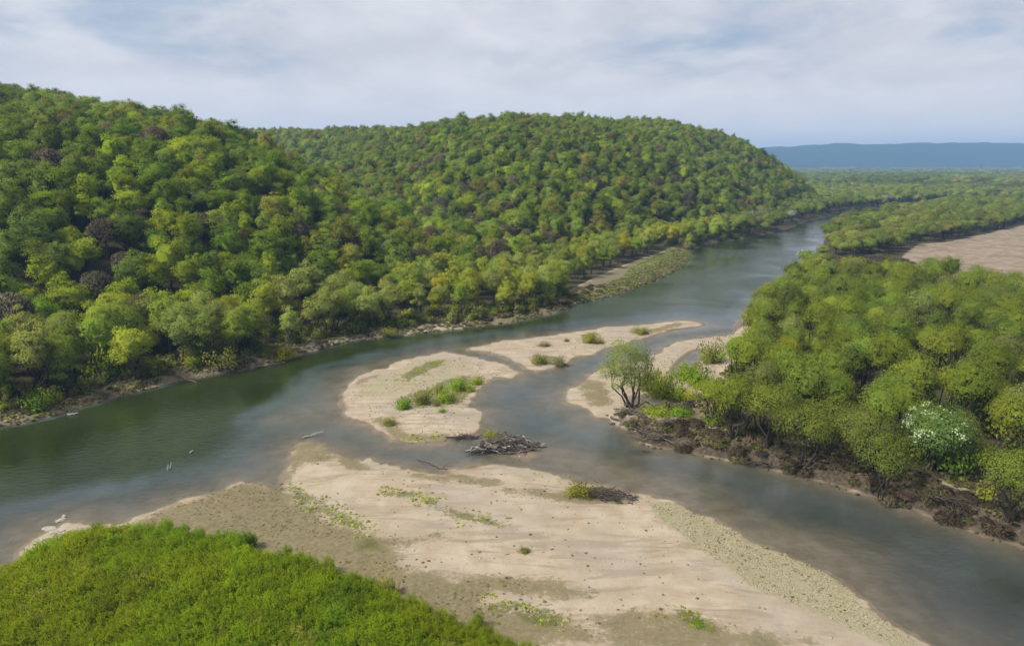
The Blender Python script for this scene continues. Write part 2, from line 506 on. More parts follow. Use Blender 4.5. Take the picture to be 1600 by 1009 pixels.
under = t.add('ShaderNodeMixShader', inp={0: alpha, 1: tra.outputs[0], 2: dif.outputs[0]})
fr = t.add('ShaderNodeFresnel', inp={'IOR': 1.33})
t.link(bmp.outputs[0], fr.inputs['Normal'])
gl = t.add('ShaderNodeBsdfGlossy', inp={0: (1, 1, 1, 1), 'Roughness': 0.03})
t.link(bmp.outputs[0], gl.inputs['Normal'])
mx = t.add('ShaderNodeMixShader', inp={0: fr.outputs[0], 1: under.outputs[0], 2: gl.outputs[0]})
t.link(mx.outputs[0], t.add('ShaderNodeOutputMaterial').inputs[0])

# ---------------------------------------------------------------- ground and water sheets
ang = np.concatenate([np.radians(np.linspace(-180, -60, 40, endpoint=False)), np.radians(np.linspace(-60, -44, 40, endpoint=False)), np.radians(np.linspace(-44, 44, 560, endpoint=False)),
                      np.radians(np.linspace(44, 60, 40, endpoint=False)), np.radians(np.linspace(60, 180, 40, endpoint=False))])
rad = np.concatenate([[2.0, 12.0, 25.0, 35.0], np.geomspace(42, 7000, 430)])
AA, RR = np.meshgrid(ang, rad)
P = np.stack([(RR * np.sin(AA)).ravel(), (RR * np.cos(AA)).ravel()], 1)
na, nr = len(ang), len(rad)
S = shore(P)
Z = ground(P, S)
i, j = np.meshgrid(np.arange(nr - 1), np.arange(na), indexing='ij')
j2 = (j + 1) % na
F = np.stack([i * na + j, i * na + j2, (i + 1) * na + j2, (i + 1) * na + j], -1).reshape(-1, 4)


def pm(pts, soft=2.0):
    return sst(sdf(P, GP(pts)), -soft, soft)


m_olive = pm([(225, 815), (235, 805), (300, 780), (380, 757), (445, 760), (470, 790), (530, 826), (580, 846), (640, 850), (690, 843), (700, 852), (610, 868), (640, 905), (720, 912), (860, 914), (930, 936), (880, 947), (780, 938), (750, 950),
              (800, 962), (900, 985), (960, 1015), (700, 1040), (300, 1000), (100, 900)], 2.5)
for q, s in (([(455, 700), (480, 690), (560, 712), (585, 738), (550, 742), (520, 722), (470, 730), (447, 760)], 1.2), ([(620, 740), (700, 738), (800, 760), (770, 768), (690, 760)], 1.2), ([(770, 765), (900, 770), (1000, 790), (900, 795), (800, 780)], 1.5),
             ([(575, 655), (610, 655), (640, 680), (720, 680), (690, 694), (620, 692)], 1.2), ([(560, 592), (600, 585), (590, 595), (555, 605)], 1.0), ([(920, 975), (1010, 955), (1130, 985), (1280, 1010), (1200, 1040), (950, 1040)], 2.0),
             ([(900, 585), (950, 600), (960, 640), (920, 638), (905, 620)], 1.5), ([(1000, 520), (1030, 512), (1060, 505), (1075, 508), (1030, 520), (990, 530)], 1.0), ([(1045, 580), (1060, 560), (1090, 543), (1085, 550), (1060, 570), (1052, 585)], .6)):
    m_olive = np.maximum(m_olive, 0.75 * pm(q, s))
m_weed = np.zeros(len(P))
for q, s in (([(450, 752), (475, 765), (540, 808), (580, 832), (575, 842), (520, 828), (470, 795), (445, 770)], 1.0), ([(545, 850), (590, 850), (600, 875), (560, 875)], 1.0), ([(590, 768), (650, 772), (720, 800), (800, 828), (790, 836), (720, 822), (650, 795), (590, 782)], 1.6),
             ([(880, 765), (950, 760), (995, 785), (900, 788)], .8), ([(1030, 950), (1090, 972), (1130, 1000), (1100, 1005), (1040, 965)], .8), ([(730, 940), (830, 950), (900, 985), (850, 1000), (760, 965)], 1.2),
             ([(600, 635), (640, 618), (720, 590), (765, 590), (720, 632), (650, 640)], 1.2), ([(610, 600), (650, 575), (700, 563), (690, 575), (640, 600)], 1.0), ([(830, 555), (880, 560), (880, 572), (830, 572)], .8), ([(905, 525), (930, 520), (940, 540), (910, 540)], .8)):
    m_weed = np.maximum(m_weed, pm(q, s) * 0.8)
m_gravel = pm([(1010, 785), (1060, 788), (1110, 812), (1205, 857), (1310, 903), (1350, 950), (1440, 1009), (1400, 1020), (1290, 970), (1180, 925), (1090, 862), (1030, 815)], 1.5)
m_gravel = np.maximum(m_gravel, 0.55 * pm([(560, 600), (650, 565), (720, 560), (760, 590), (700, 600), (620, 625), (545, 630)], 2))
farw = sst(P[:, 1], 190, 260)
m_wood = np.maximum(np.maximum(sst(S['L'], 2.5, 5.5), sst(S['R'], 5, 9)), farw * np.maximum(sst(S['L'], -3.5, -1.0), sst(S['R'], -3.5, -1.0)))
m_wood = np.maximum(m_wood, sst(np.minimum(sdf(P, FOOT), 60), 0, 6))
point_bar = sst(sdf(P, GP([(880, 480), (1000, 452), (1070, 422), (1095, 398), (1050, 392), (960, 428), (885, 462)])), -2, 2)
m_wood *= 1 - point_bar
m_weed = np.maximum(m_weed, point_bar * 0.95)
tan = sst(sdf(P, GP([(900, 470), (925, 462), (1000, 424), (1045, 410), (1060, 404), (1030, 403), (960, 431), (890, 462)])), -2, 2)
beach = sst(sdf(P, GP([(480, 560), (480, 545), (560, 525), (640, 515), (730, 505), (740, 516), (600, 535)])), -1.5, 1.5)
m_dry = np.maximum((1 - beach) * sst(S['L'] + 0.8 * fbm(P, 5, 2, 2.0), -1.2, 0.3) * (1 - sst(S['L'], 4, 7)) * (1 - point_bar) * (1 - farw), tan)
m_dry = np.maximum(m_dry, pm([(1110, 600), (1150, 610), (1130, 650), (1090, 690), (1060, 690), (1090, 640)], 2.0))
m_earth = sst(S['R'], -0.5, 0.5) * (1 - sst(S['R'], 4.5, 8)) * (1 - sst(S['D'], -6, 2)) * (1 - sst(P[:, 1], 140, 200))
fs = sdf(P, FIELD)
m_field = np.maximum(sst(fs, -4, 4), 0.8 * sst(sdf(P, SCRUB), -2, 4))
m_wood *= 1 - m_field
gme = quads('ground', np.column_stack([P, Z]), F, [GROUND], None, None, True,
            dict(m_olive=m_olive, m_weed=m_weed, m_gravel=m_gravel, m_wood=m_wood, m_dry=m_dry, m_earth=m_earth, m_field=m_field, m_ridge=sst(P[:, 1], 1500, 2200)))
tag(put('ground', gme), kind='structure')

shoal = np.zeros(len(P))
for u, v, a, b in ((430, 652, 9, 6), (890, 722, 13, 4.5), (150, 830, 14, 6), (1010, 760, 10, 4), (1250, 850, 10, 4), (560, 575, 8, 4)):
    c = G(u, v)
    shoal += 0.55 * np.exp(-((P[:, 0] - c[0]) / a) ** 2 - ((P[:, 1] - c[1]) / b) ** 2)
depth = np.maximum(-Z * (1 + 0.25 * fbm(P, 12, 3, 8.0)), 0)
depth = depth * (1 - 0.45 * sst(P[:, 0], -6, 12) * (1 - sst(P[:, 1], 110, 135)))
depth = np.maximum(depth * (1 - np.clip(shoal * 1.6, 0, 0.85)), 0)
silt = np.maximum(sst(P[:, 0], 2, 16) * (1 - sst(P[:, 1], 80, 98)), 0.6 * (1 - sst(P[:, 1], 74, 84)) * sst(-P[:, 0], 20, 40))
keep = (Z[F].min(1) < 0.12) & (RR.ravel()[F].max(1) < 2500)
used = np.unique(F[keep])
remap = np.full(len(P), -1)
remap[used] = np.arange(len(used))
wme = quads('river_water', np.column_stack([P[used], np.zeros(len(used))]), remap[F[keep]], [WATER], None, None, True, {'depth': depth[used], 'silt': silt[used]})
tag(put('river_water', wme), kind='structure')


# ---------------------------------------------------------------- tree shapes
def limb(g, a, b, r0, r1, r, wob=0.08, n=5, sides=5, sag=0.0):
    a, b = np.asarray(a, float), np.asarray(b, float)
    t = np.linspace(0, 1, n)[:, None]
    L = np.linalg.norm(b - a)
    pts = a + (b - a) * t + r.normal(size=(n, 3)) * wob * L * np.sin(t * math.pi) * 0.6
    pts[:, 2] += sag * L * np.sin(t[:, 0] * math.pi)
    g.tube(pts, np.linspace(r0, r1, n), sides)
    return pts


def _ball(n=3):
    V, F, ix = [], [], {}
    for ax in range(3):
        for sg in (-1, 1):
            for i_ in range(n):
                for j_ in range(n):
                    f_ = []
                    for di, dj in ((0, 0), (1, 0), (1, 1), (0, 1)):
                        c_ = [0.0, 0.0, 0.0]
                        c_[ax], c_[(ax + 1) % 3], c_[(ax + 2) % 3] = sg, 2 * (i_ + di) / n - 1, 2 * (j_ + dj) / n - 1
                        key = tuple(round(q, 4) for q in c_)
                        if key not in ix:
                            ix[key] = len(V)
                            V.append(c_)
                        f_.append(ix[key])
                    F.append(f_ if sg > 0 else f_[::-1])
    return norm(np.array(V)), np.array(F)


BALL, BALL2, BALL4 = _ball(), _ball(6), _ball(5)


def crown_leaves(g, lobes, center, leaf, dens, aspect, r, flat=0.8, under=0.25, m=0, fuzz=0.25, core=0.0):
    if core > 0:
        for c, rad_ in lobes:
            d = BALL[0]
            V = c + d * rad_ * core * (0.85 + 0.3 * r.random(len(d)))[:, None] * np.array([1, 1, flat])
            g.push(V, BALL[1].copy(), norm(d * 0.42 + norm(V - center) * 0.75 + np.array([0, 0, 0.15])), np.full(len(V), 0.9), m)
    cs, rs = np.array([l[0] for l in lobes]), np.array([l[1] for l in lobes])
    for c, rad_ in zip(cs, rs):
        k = int(dens * rad_ * rad_ / (leaf * leaf))
        d = norm(r.normal(size=(k, 3)))
        ok = (d[:, 2] > -0.25) | (r.random(k) < under)
        d = d[ok]
        rr = rad_ * (1 - fuzz + 1.6 * fuzz * r.random(len(d)) ** 1.3)
        lump_ = 1 + 0.16 * np.sin(d[:, 0] * 5 + c[0] * 3) * np.sin(d[:, 1] * 5 + c[1] * 3) * np.cos(d[:, 2] * 4 + c[2])
        pos = c + d * (rr * lump_)[:, None] * np.array([1, 1, flat])
        inside = np.zeros(len(pos), bool)
        for c2, r2 in zip(cs, rs):
            if c2 is c or np.allclose(c2, c):
                continue
            inside |= (((pos - c2) / np.array([1, 1, flat])) ** 2).sum(1) < (0.72 * r2) ** 2
        pos, d = pos[~inside], d[~inside]
        sn = norm(d * 0.55 + norm((pos - center) * np.array([1, 1, 0.9])) * 0.75 + np.array([0, 0, 0.15]))
        fn = norm(sn + r.normal(size=d.shape) * 0.42)
        shade = (0.92 + 0.16 * r.random()) * (0.86 + 0.28 * r.random(len(pos)))
        g.leaves(pos, fn, sn, np.full(len(pos), leaf), aspect, shade, r, m)


def broadleaf(seed, h, R, base, nl, leaf, dens, stems=1, dome=0.0, flat=0.8, lobe=0.42, fuzz=0.25, bare=False, aspect=0.75, spread=0.5, core=0.0):
    """crown and trunk of one tree; stems > 1 gives a many-stemmed willow"""
    r = np.random.default_rng(seed)
    cz = base + (h - base) * 0.5
    lobes = []
    for q in range(nl):
        d = norm(r.normal(size=3))
        if d[2] < -0.55 + dome:
            d[2] = -d[2] * 0.6
        k = r.random() ** 0.4
        rr = R * lobe * (0.55 + 0.95 * r.random() ** 1.3)
        c = d * k * np.array([R - rr * 0.75, R - rr * 0.75, (h - base) * 0.5 - rr * flat * 0.7])
        c[0] += 0.12 * R * math.sin(seed * 1.7)
        lobes.append((c + np.array([0, 0, cz]), rr))
    center = np.array([0, 0, cz - 0.2 * h])
    gc, gt = Geo(), Geo()
    if core > 0:
        lobes_c = np.array([0, 0, cz + 0.06 * h])
        d = BALL2[0]
        V = lobes_c + d * np.array([R * 0.46, R * 0.46, (h - base) * 0.24]) * (0.9 + 0.2 * r.random(len(d)))[:, None]
        gc.push(V, BALL2[1].copy(), norm(norm(V - center) + np.array([0, 0, 0.15])), np.full(len(V), 0.9))
    crown_leaves(gc, lobes, center, leaf, dens, aspect, r, flat, 0.3, 0, fuzz, core)
    tr0 = 0.018 * h + 0.06
    if stems == 1:
        top = np.array([r.normal() * .3, r.normal() * .3, base + (h - base) * 0.55])
        limb(gt, (0, 0, -0.6), top, tr0, tr0 * 0.35, r, 0.04, 7, 7)
        src = [np.array([top[0] * q, top[1] * q, top[2] * q]) for q in (0.35, 0.5, 0.65, 0.8)]
        for c, rr in lobes[::2]:
            s0 = src[r.integers(4)]
            limb(gt, s0, c, tr0 * 0.38, tr0 * 0.08, r, 0.12, 5, 5, 0.05)
    else:
        for q in range(stems):
            a = q * 2 * math.pi / stems + r.random() * 0.8
            tip = np.array([math.cos(a) * R * spread, math.sin(a) * R * spread, base + (h - base) * (0.6 + 0.2 * r.random())])
            pts = limb(gt, (math.cos(a) * .15, math.sin(a) * .15, -0.5), tip, tr0 * 0.6, tr0 * 0.12, r, 0.10, 7, 6, 0.06)
            for w in range(3):
                near = min(lobes, key=lambda l: np.linalg.norm(l[0] - tip) + r.random() * R)
                limb(gt, pts[3 + w], near[0], tr0 * 0.22, tr0 * 0.05, r, 0.12, 4, 4, 0.05)
    return gc, gt


def twigs(seed, h, R, base, n):
    """a tree not yet in leaf: limbs and a haze of fine twigs"""
    r = np.random.default_rng(seed)
    gc, gt = Geo(), Geo()
    limb(gt, (0, 0, -0.6), (0, 0, h * 0.8), 0.25, 0.06, r, 0.03, 7, 6)
    for q in range(16):
        d = norm(np.array([r.normal(), r.normal(), 0.5 + r.random()]))
        limb(gt, (0, 0, base + (h - base) * r.random() * 0.5), np.array([0, 0, h * .45]) + d * np.array([R, R, h * .5]) * 0.8, 0.1, 0.02, r, 0.1, 5, 4)
    d = norm(r.normal(size=(n, 3)))
    d[:, 2] = np.abs(d[:, 2]) - 0.3
    k = r.random(n) ** 0.45
    pos = d * k[:, None] * np.array([R, R, (h - base) * .55]) + np.array([0, 0, base + (h - base) * .45])
    lump_ = 1 + 0.2 * np.sin(d[:, 0] * 6 + seed) * np.sin(d[:, 1] * 6)
    pos[:, :2] *= lump_[:, None]
    out_ = norm(pos - np.array([0, 0, base]))
    gc.leaves(pos, norm(r.normal(size=(n, 3))), norm(out_ + [0, 0, .3]), np.full(n, 0.95), 0.13, 0.7 + 0.6 * r.random(n), r, 0, out_)
    return gc, gt


def shrub(seed, R, h, n, leaf, aspect=0.4, shoots=True):
    """rounded bush of upright shoots"""
    r = np.random.default_rng(seed)
    gc, gt = Geo(), Geo()
    for q in range(9):
        a = r.random() * 6.28
        limb(gt, (math.cos(a) * .1 * R, math.sin(a) * .1 * R, -0.2), (math.cos(a) * .7 * R, math.sin(a) * .7 * R, h * (.55 + .35 * r.random())), 0.03 + .008 * h, 0.01, r, 0.08, 4, 4)
    d = norm(r.normal(size=(n, 3)))
    d[:, 2] = np.abs(d[:, 2])
    k = r.random(n) ** 0.4
    lump_ = 1 + 0.38 * np.sin(d[:, 0] * 5 + seed) * np.sin(d[:, 1] * 5 + seed * 2) + 0.22 * np.sin(d[:, 2] * 7 + 3 * d[:, 0] + seed) + 0.14 * r.normal(size=n)
    pos = d * (k * lump_)[:, None] * np.array([R, R, h]) + np.array([0, 0, 0.05 * h])
    pos[:, :2] *= (0.6 + 0.4 * np.clip(pos[:, 2:3] / (0.5 * h), 0, 1))
    o_ = norm(pos / np.array([R, R, h]) + [0, 0, .25])
    gc.leaves(pos, norm(o_ + r.normal(size=(n, 3)) * 0.8), o_, np.full(n, leaf), aspect, 0.72 + 0.56 * r.random(n), r, 0, np.array([[0, 0, 1.0]]) + o_ * .6)
    return gc, gt


PROTO = {}


def proto(kind, var, pair, crown_mat=LEAF):
    gc, gt = pair
    PROTO.setdefault(kind, []).append((gc.mesh(kind + '_crown_%d' % var, [crown_mat]), gt.mesh(kind + '_trunk_%d' % var, [BARK])))
    return gc, gt


STUFF_COL = {}


def stuff_proto(kind, gc, gt=None, mat=LEAF):
    col = STUFF_COL.setdefault(kind, bpy.data.collections.new('source_' + kind))
    g = Geo()
    for src, m in ((gc, 0), (gt, 1)):
        if src is not None:
            for V_, F_, N_, S_ in zip(src.V, src.F, src.N, src.S):
                g.push(V_, F_ - F_.min(), N_, S_, m)
    o = bpy.data.objects.new('source_%s_%02d' % (kind, len(col.objects)), g.mesh('source_' + kind, [mat, BARK]))
    col.objects.link(o)


for v in range(10):
    pr = broadleaf(100 + v, 13.2 + 1.8 * math.sin(v * 2.1), 4.6 + 1.0 * math.cos(v * 1.3), 1.2, 30 + 3 * (v % 4), 0.34, 9, lobe=0.27 + 0.03 * (v % 4), fuzz=0.42, core=0.36)
    proto('forest', v, pr)
    stuff_proto('forest', *pr)
for v in range(2):
    pr = twigs(140 + v, 12.5, 4.6, 2.4, 5200)
    proto('bare', v, pr, TWIG)
    stuff_proto('forest', *pr)
for v in range(6):
    proto('bank', v, broadleaf(200 + v, 13.5 + 1.5 * math.sin(v), 4.4 + 0.6 * math.cos(v * 2), 1.0, 44, 0.27, 10, stems=2 + v % 3, lobe=0.29, core=0.35, fuzz=0.32, aspect=0.6, spread=0.45))
for v in range(6):
    pr = broadleaf(300 + v, 9.8 + 0.9 * math.sin(v * 1.9), 3.3 + 0.4 * math.cos(v), 2.4, 30, 0.18, 8, stems=4 + v % 3, dome=0.25, flat=0.9, lobe=0.33, core=0.3, fuzz=0.46, aspect=0.55, spread=0.6)
    proto('willow', v, pr)
for v in range(5):
    pr = broadleaf(400 + v, 9.5 + math.sin(v * 1.9), 4.4 + 0.5 * math.cos(v), 1.0, 22, 0.40, 10, stems=3, dome=0.3, lobe=0.38, fuzz=0.28, core=0.5)
    proto('plain', v, pr)
    stuff_proto('plain', *pr)
for v in range(4):
    proto('shrub', v, shrub(500 + v, 1.0, 1.25, 1700, 0.13))
for v in range(3):
    pr = broadleaf(560 + v, 10, 5, 0.5, 9, 0.95, 10, lobe=0.5, core=0.85)
    stuff_proto('far', *pr)

GREEN = [(0.072, 0.105, 0.016), (0.060, 0.100, 0.014), (0.100, 0.140, 0.016), (0.052, 0.082, 0.022), (0.088, 0.100, 0.024), (0.080, 0.118, 0.030), (0.125, 0.150, 0.014)]


LEAF_GAIN = (1.38, 1.27, 0.88)


def tint_of(base, r, amp=0.16):
    k = max(0.45, 1 + 1.3 * amp * r.normal())
    return [max(0.006, c * k * w * (1 + 0.03 * r.normal())) for c, w in zip(base, LEAF_GAIN if base[1] > base[0] else (1.1, 1.1, 1.0))]


_bm = {}


def add_tree(name, kind, var, loc, s, rz, tint, label, cat, group=None, sz=None, tilt=(0, 0)):
    cm, tm = PROTO[kind][var % len(PROTO[kind])]
    e = bpy.data.objects.new(name, None)
    e.empty_display_size = 0.5
    e.location = loc
    e.rotation_euler = (tilt[0], tilt[1], rz)
    e.scale = (s, s, sz or s)
    C.objects.link(e)
    tag(e, label, cat, group)
    c = put('crown', cm, e)
    c['tint'] = [float(x) for x in tint]
    put('trunk' if kind != 'shrub' else 'stems', tm, e)
    return e


def scatter(name, P3, scale, rz, tint, idx, source, label, cat=None, tilt=None):
    """one mass nobody could count: points with instanced shapes"""
    me = bpy.data.meshes.new(name)
    k = len(P3)
    me.vertices.add(k)
    me.vertices.foreach_set('co', np.asarray(P3, np.float32).ravel())
    rot = np.zeros((k, 3), np.float32)
    rot[:, 2] = rz
    if tilt is not None:
        rot[:, :2] = tilt
    sc = np.asarray(scale, np.float32)
    if sc.ndim == 1:
        sc = np.repeat(sc[:, None], 3, 1)
    for nm, typ, arr in (('inst_scale', 'FLOAT_VECTOR', sc), ('inst_rot', 'FLOAT_VECTOR', rot), ('tint', 'FLOAT_VECTOR', np.asarray(tint, np.float32))):
        me.attributes.new(nm, typ, 'POINT').data.foreach_set('vector', np.ascontiguousarray(arr, np.float32).ravel())
    me.attributes.new('inst_index', 'INT', 'POINT').data.foreach_set('value', np.asarray(idx, np.int32))
    o = put(name, me)
    tree = bpy.data.node_groups.new('scatter_' + name, 'GeometryNodeTree')
    tree.interface.new_socket('Geometry', in_out='INPUT', socket_type='NodeSocketGeometry')
    tree.interface.new_socket('Geometry', in_out='OUTPUT', socket_type='NodeSocketGeometry')
    N, L = tree.nodes, tree.links
    gi, go = N.new('NodeGroupInput'), N.new('NodeGroupOutput')
    ci = N.new('GeometryNodeCollectionInfo')
    ci.inputs['Collection'].default_value = STUFF_COL[source]
    ci.inputs['Separate Children'].default_value = True
    ci.inputs['Reset Children'].default_value = True
    ip = N.new('GeometryNodeInstanceOnPoints')

    def named(nm, typ):
        q = N.new('GeometryNodeInputNamedAttribute')
        q.data_type = typ
        q.inputs['Name'].default_value = nm
        return q.outputs['Attribute']
    L.new(gi.outputs[0], ip.inputs['Points'])
    L.new(ci.outputs[0], ip.inputs['Instance'])
    ip.inputs['Pick Instance'].default_value = True
    L.new(named('inst_index', 'INT'), ip.inputs['Instance Index'])
    e2r = N.new('FunctionNodeEulerToRotation')
    L.new(named('inst_rot', 'FLOAT_VECTOR'), e2r.inputs[0])
    L.new(e2r.outputs[0], ip.inputs['Rotation'])
    L.new(named('inst_scale', 'FLOAT_VECTOR'), ip.inputs['Scale'])
    L.new(ip.outputs[0], go.inputs[0])
    md = o.modifiers.new('scatter', 'NODES')
    md.node_group = tree
    return tag(o, label, cat, None, 'stuff')


def jitter_grid(x0, x1, y0, y1, step, r, amp=0.42):
    X, Y = np.meshgrid(np.arange(x0, x1, step), np.arange(y0, y1, step))
    X = X + (np.arange(X.shape[0]) % 2)[:, None] * step * 0.5
    Q = np.stack([X.ravel(), Y.ravel()], 1)
    return Q + (r.random(Q.shape) - 0.5) * 2 * amp * step


def in_frame(Q3, mx=60, my=60):
    u, v, d = project(Q3)
    return (u > -mx) & (u < W0 + mx) & (v > -my) & (v < H0 + my) & (Q3[:, 1] > 5)


# ---------------------------------------------------------------- hillside forest
r = np.random.default_rng(21)
Q = jitter_grid(-520, 330, 90, 1000, 4.8, r, 0.62)
fd = sdf(Q, FOOT)
Q = Q[(fd > 1.0)]
Zq = ground(Q)
Q3 = np.column_stack([Q, Zq])
m = in_frame(Q3 + [0, 0, 6], 130, 80)
Q3 = Q3[m]
# keep what the slope in front does not hide
vis = np.ones(len(Q3), bool)
for k in np.linspace(0.25, 0.97, 30):
    line = Q3[:, :2] * k
    zl = CAM_H + (Q3[:, 2] + 15 - CAM_H) * k
    hh = hill(line)
    vis &= zl > hh - 3
Q3 = Q3[vis]
u, v, dd = project(Q3 + [0, 0, 9])
inside = (u > 0) & (u < W0) & (v > 0)
order = np.argsort(np.where(inside, dd, 1e9))
near_ids = set(order[:300].tolist())
kn = fbm(Q3[:, :2], 40, 3, 6.0)
kn2 = fbm(Q3[:, :2], 25, 2, 16.0)
pick = r.random(len(Q3))
HILL_P = []
names_h = {0: 'olive green', 1: 'fresh green', 2: 'lime green', 3: 'dark grey green', 4: 'brownish olive', 5: 'mid green'}
for q in range(len(Q3)):
    s_ = 0.55 * pick[q] + 0.22 + 0.75 * kn[q]
    bare = r.random() < 0.06 + 0.16 * max(0, kn2[q])
    if bare:
        c, var, b = 6, int(r.integers(2)), (0.078, 0.068, 0.052)
    else:
        c = 0 if s_ < 0.30 else 4 if s_ < 0.45 else 5 if s_ < 0.62 else 1 if s_ < 0.78 else 3 if s_ < 0.84 else 2
        var, b = int(r.integers(10)), GREEN[c]
    HILL_P.append((c, bare, var, tint_of(b, r), 0.56 + 0.44 * r.random() ** 1.3, r.random() * 6.28))
pts, scl, rzs, tnt, idx = [], [], [], [], []
for q in range(len(Q3)):
    c, bare, var, tn, s_, rz = HILL_P[q]
    x, y, z = Q3[q]
    if q in near_ids:
        hgt_ = z
        zone = 'at the hill foot' if hgt_ < 14 else 'low on the hillside' if hgt_ < 30 else 'midway up the hill' if hgt_ < 44 else 'high on the hill'
        size = 'small' if s_ < 0.64 else 'tall' if s_ > 0.80 else 'middling'
        uu = u[q]
        where = 'by the photo edge' if uu < 120 else 'above the yellow trees' if uu < 420 else 'behind the grey trees' if uu < 640 else 'beyond the river bend'
        if bare:
            add_tree('bare_tree', 'bare', var, (x, y, z - 0.3), s_, rz, tn, '%s leafless brown tree %s, %s' % (size, zone, where), 'tree', 'leafless trees on the hillside')
        else:
            add_tree('forest_tree', 'forest', var, (x, y, z - 0.3), s_, rz, tn, '%s %s tree %s, %s' % (size, names_h[c], zone, where), 'tree', 'broadleaf trees on the near hillside', s_ * (0.82 + 0.26 * ((q * 0.618) % 1.0)))
    else:
        pts.append((x, y, z - 0.3))
        scl.append((s_, s_, s_ * (0.82 + 0.26 * ((q * 0.618) % 1.0))))
        rzs.append(rz)
        tnt.append(tn)
        idx.append(var + (10 if bare else 0))
scatter('hillside_forest', pts, scl, rzs, tnt, idx, 'forest', 'green and brown broadleaf forest covering the hills above the river')

# ---------------------------------------------------------------- left riverside trees
r = np.random.default_rng(33)
Q = jitter_grid(-150, 130, 85, 420, 6.2, r)
S_ = sdf(Q, LEFT)
fd = sdf(Q, FOOT)
pb = sdf(Q, GP([(885, 485), (1000, 455), (1075, 424), (1100, 396), (1050, 388), (980, 418), (890, 458)]))
Q = Q[(S_ > np.where(Q[:, 1] > 290, 1.0, 4.5)) & (fd < 3.0) & (pb < -1)]
Q3 = np.column_stack([Q, ground(Q)])
Q3 = Q3[in_frame(Q3 + [0, 0, 5], 90, 90)]
BANKC = [((0.108, 0.138, 0.045), 'grey green'), ((0.090, 0.130, 0.026), 'fresh green'), ((0.165, 0.172, 0.018), 'golden yellow'), ((0.128, 0.160, 0.025), 'yellow green'), ((0.060, 0.085, 0.024), 'dark green')]
Q3 = Q3[np.argsort(Q3[:, 1])]
uB, vB, dB = project(Q3)
for q, (x, y, z) in enumerate(Q3):
    if uB[q] < 400:
        c = int(r.choice([0, 1, 2, 3, 4], p=[.30, .22, .12, .30, .06]))
    elif uB[q] < 580:
        c = int(r.choice([0, 1, 3], p=[.7, .15, .15]))
    else:
        c = int(r.choice([0, 1, 2, 3, 4], p=[.34, .24, .10, .30, .02]))
    s_ = (0.72 + 0.3 * r.random()) * (0.85 if uB[q] > 560 else 1.0)
    size = 'low' if s_ < 0.78 else 'tall' if s_ > 0.92 else 'middling'
    row = 'above the bank' if float(sdf(np.array([[x, y]]), LEFT)[0]) < 12 else 'behind the bank'
    stretch = 'facing the green thicket' if uB[q] < 200 else 'near the fallen log' if uB[q] < 400 else 'facing the bleached branch' if uB[q] < 560 else 'facing the gravel island' if uB[q] < 760 else 'by the grassy point'
    add_tree('riverside_tree', 'bank', int(r.integers(6)), (x, y, z - 0.2), s_, r.random() * 6.28, tint_of(BANKC[c][0], r, 0.10), '%s %s tree %s, %s' % (size, BANKC[c][1], row, stretch), 'tree', 'trees along the wooded river bank')

# ---------------------------------------------------------------- right wood: willows by the near bank
r = np.random.default_rng(44)
Q = jitter_grid(10, 230, 55, 215, 6.0, r, 0.45)
S_ = sdf(Q, RIGHT)
Q = Q[(S_ > 4.2) & (sdf(Q, FIELD) < -2) & (sdf(Q, SCRUB) < -2) & (sdf(Q, GP([(1080, 600), (1150, 615), (1130, 650), (1090, 690), (1040, 690), (1060, 640)])) < 0)]
Q = Q[sdf(Q, GP([(940, 560), (1100, 540), (1130, 600), (1080, 680), (960, 680)])) < 0]
Q3 = np.column_stack([Q, ground(Q)])
Q3 = Q3[in_frame(Q3 + [0, 0, 5], 60, 120)]
WC = [((0.110, 0.150, 0.026), 'yellow green'), ((0.090, 0.136, 0.028), 'fresh green'), ((0.074, 0.108, 0.030), 'deep green'), ((0.100, 0.128, 0.050), 'grey green'), ((0.155, 0.152, 0.016), 'golden')]
uW, vW, dW = project(Q3)
SR = sdf(Q3[:, :2], RIGHT)
ordw = np.argsort(dW)
ind = set(ordw[:295].tolist())
print('willows', len(Q3))
for q in ordw[:295]:
    x, y, z = Q3[q]
    c = int(r.choice(5, p=[.36, .34, .14, .14, .02]))
    s_ = 0.68 + 0.52 * r.random()
    size = 'low' if s_ < 0.82 else 'tall' if s_ > 1.05 else 'middling'
    row = 'on the eroded bank' if SR[q] < 9 else 'behind the bank trees' if SR[q] < 22 else 'deep in the wood' if dW[q] < 150 else 'near the field'
    side = 'towards the gravel spit' if uW[q] < 1240 else 'towards the blossoming tree' if uW[q] < 1440 else 'past the blossoming tree'
    add_tree('willow_tree', 'willow', int(r.integers(6)), (x, y, z - 0.2), s_, r.random() * 6.28, tint_of([0.80 * q_c for q_c in WC[c][0]], r, 0.12), '%s %s willow %s, %s' % (size, WC[c][1], row, side), 'tree', 'willows in the near wood')

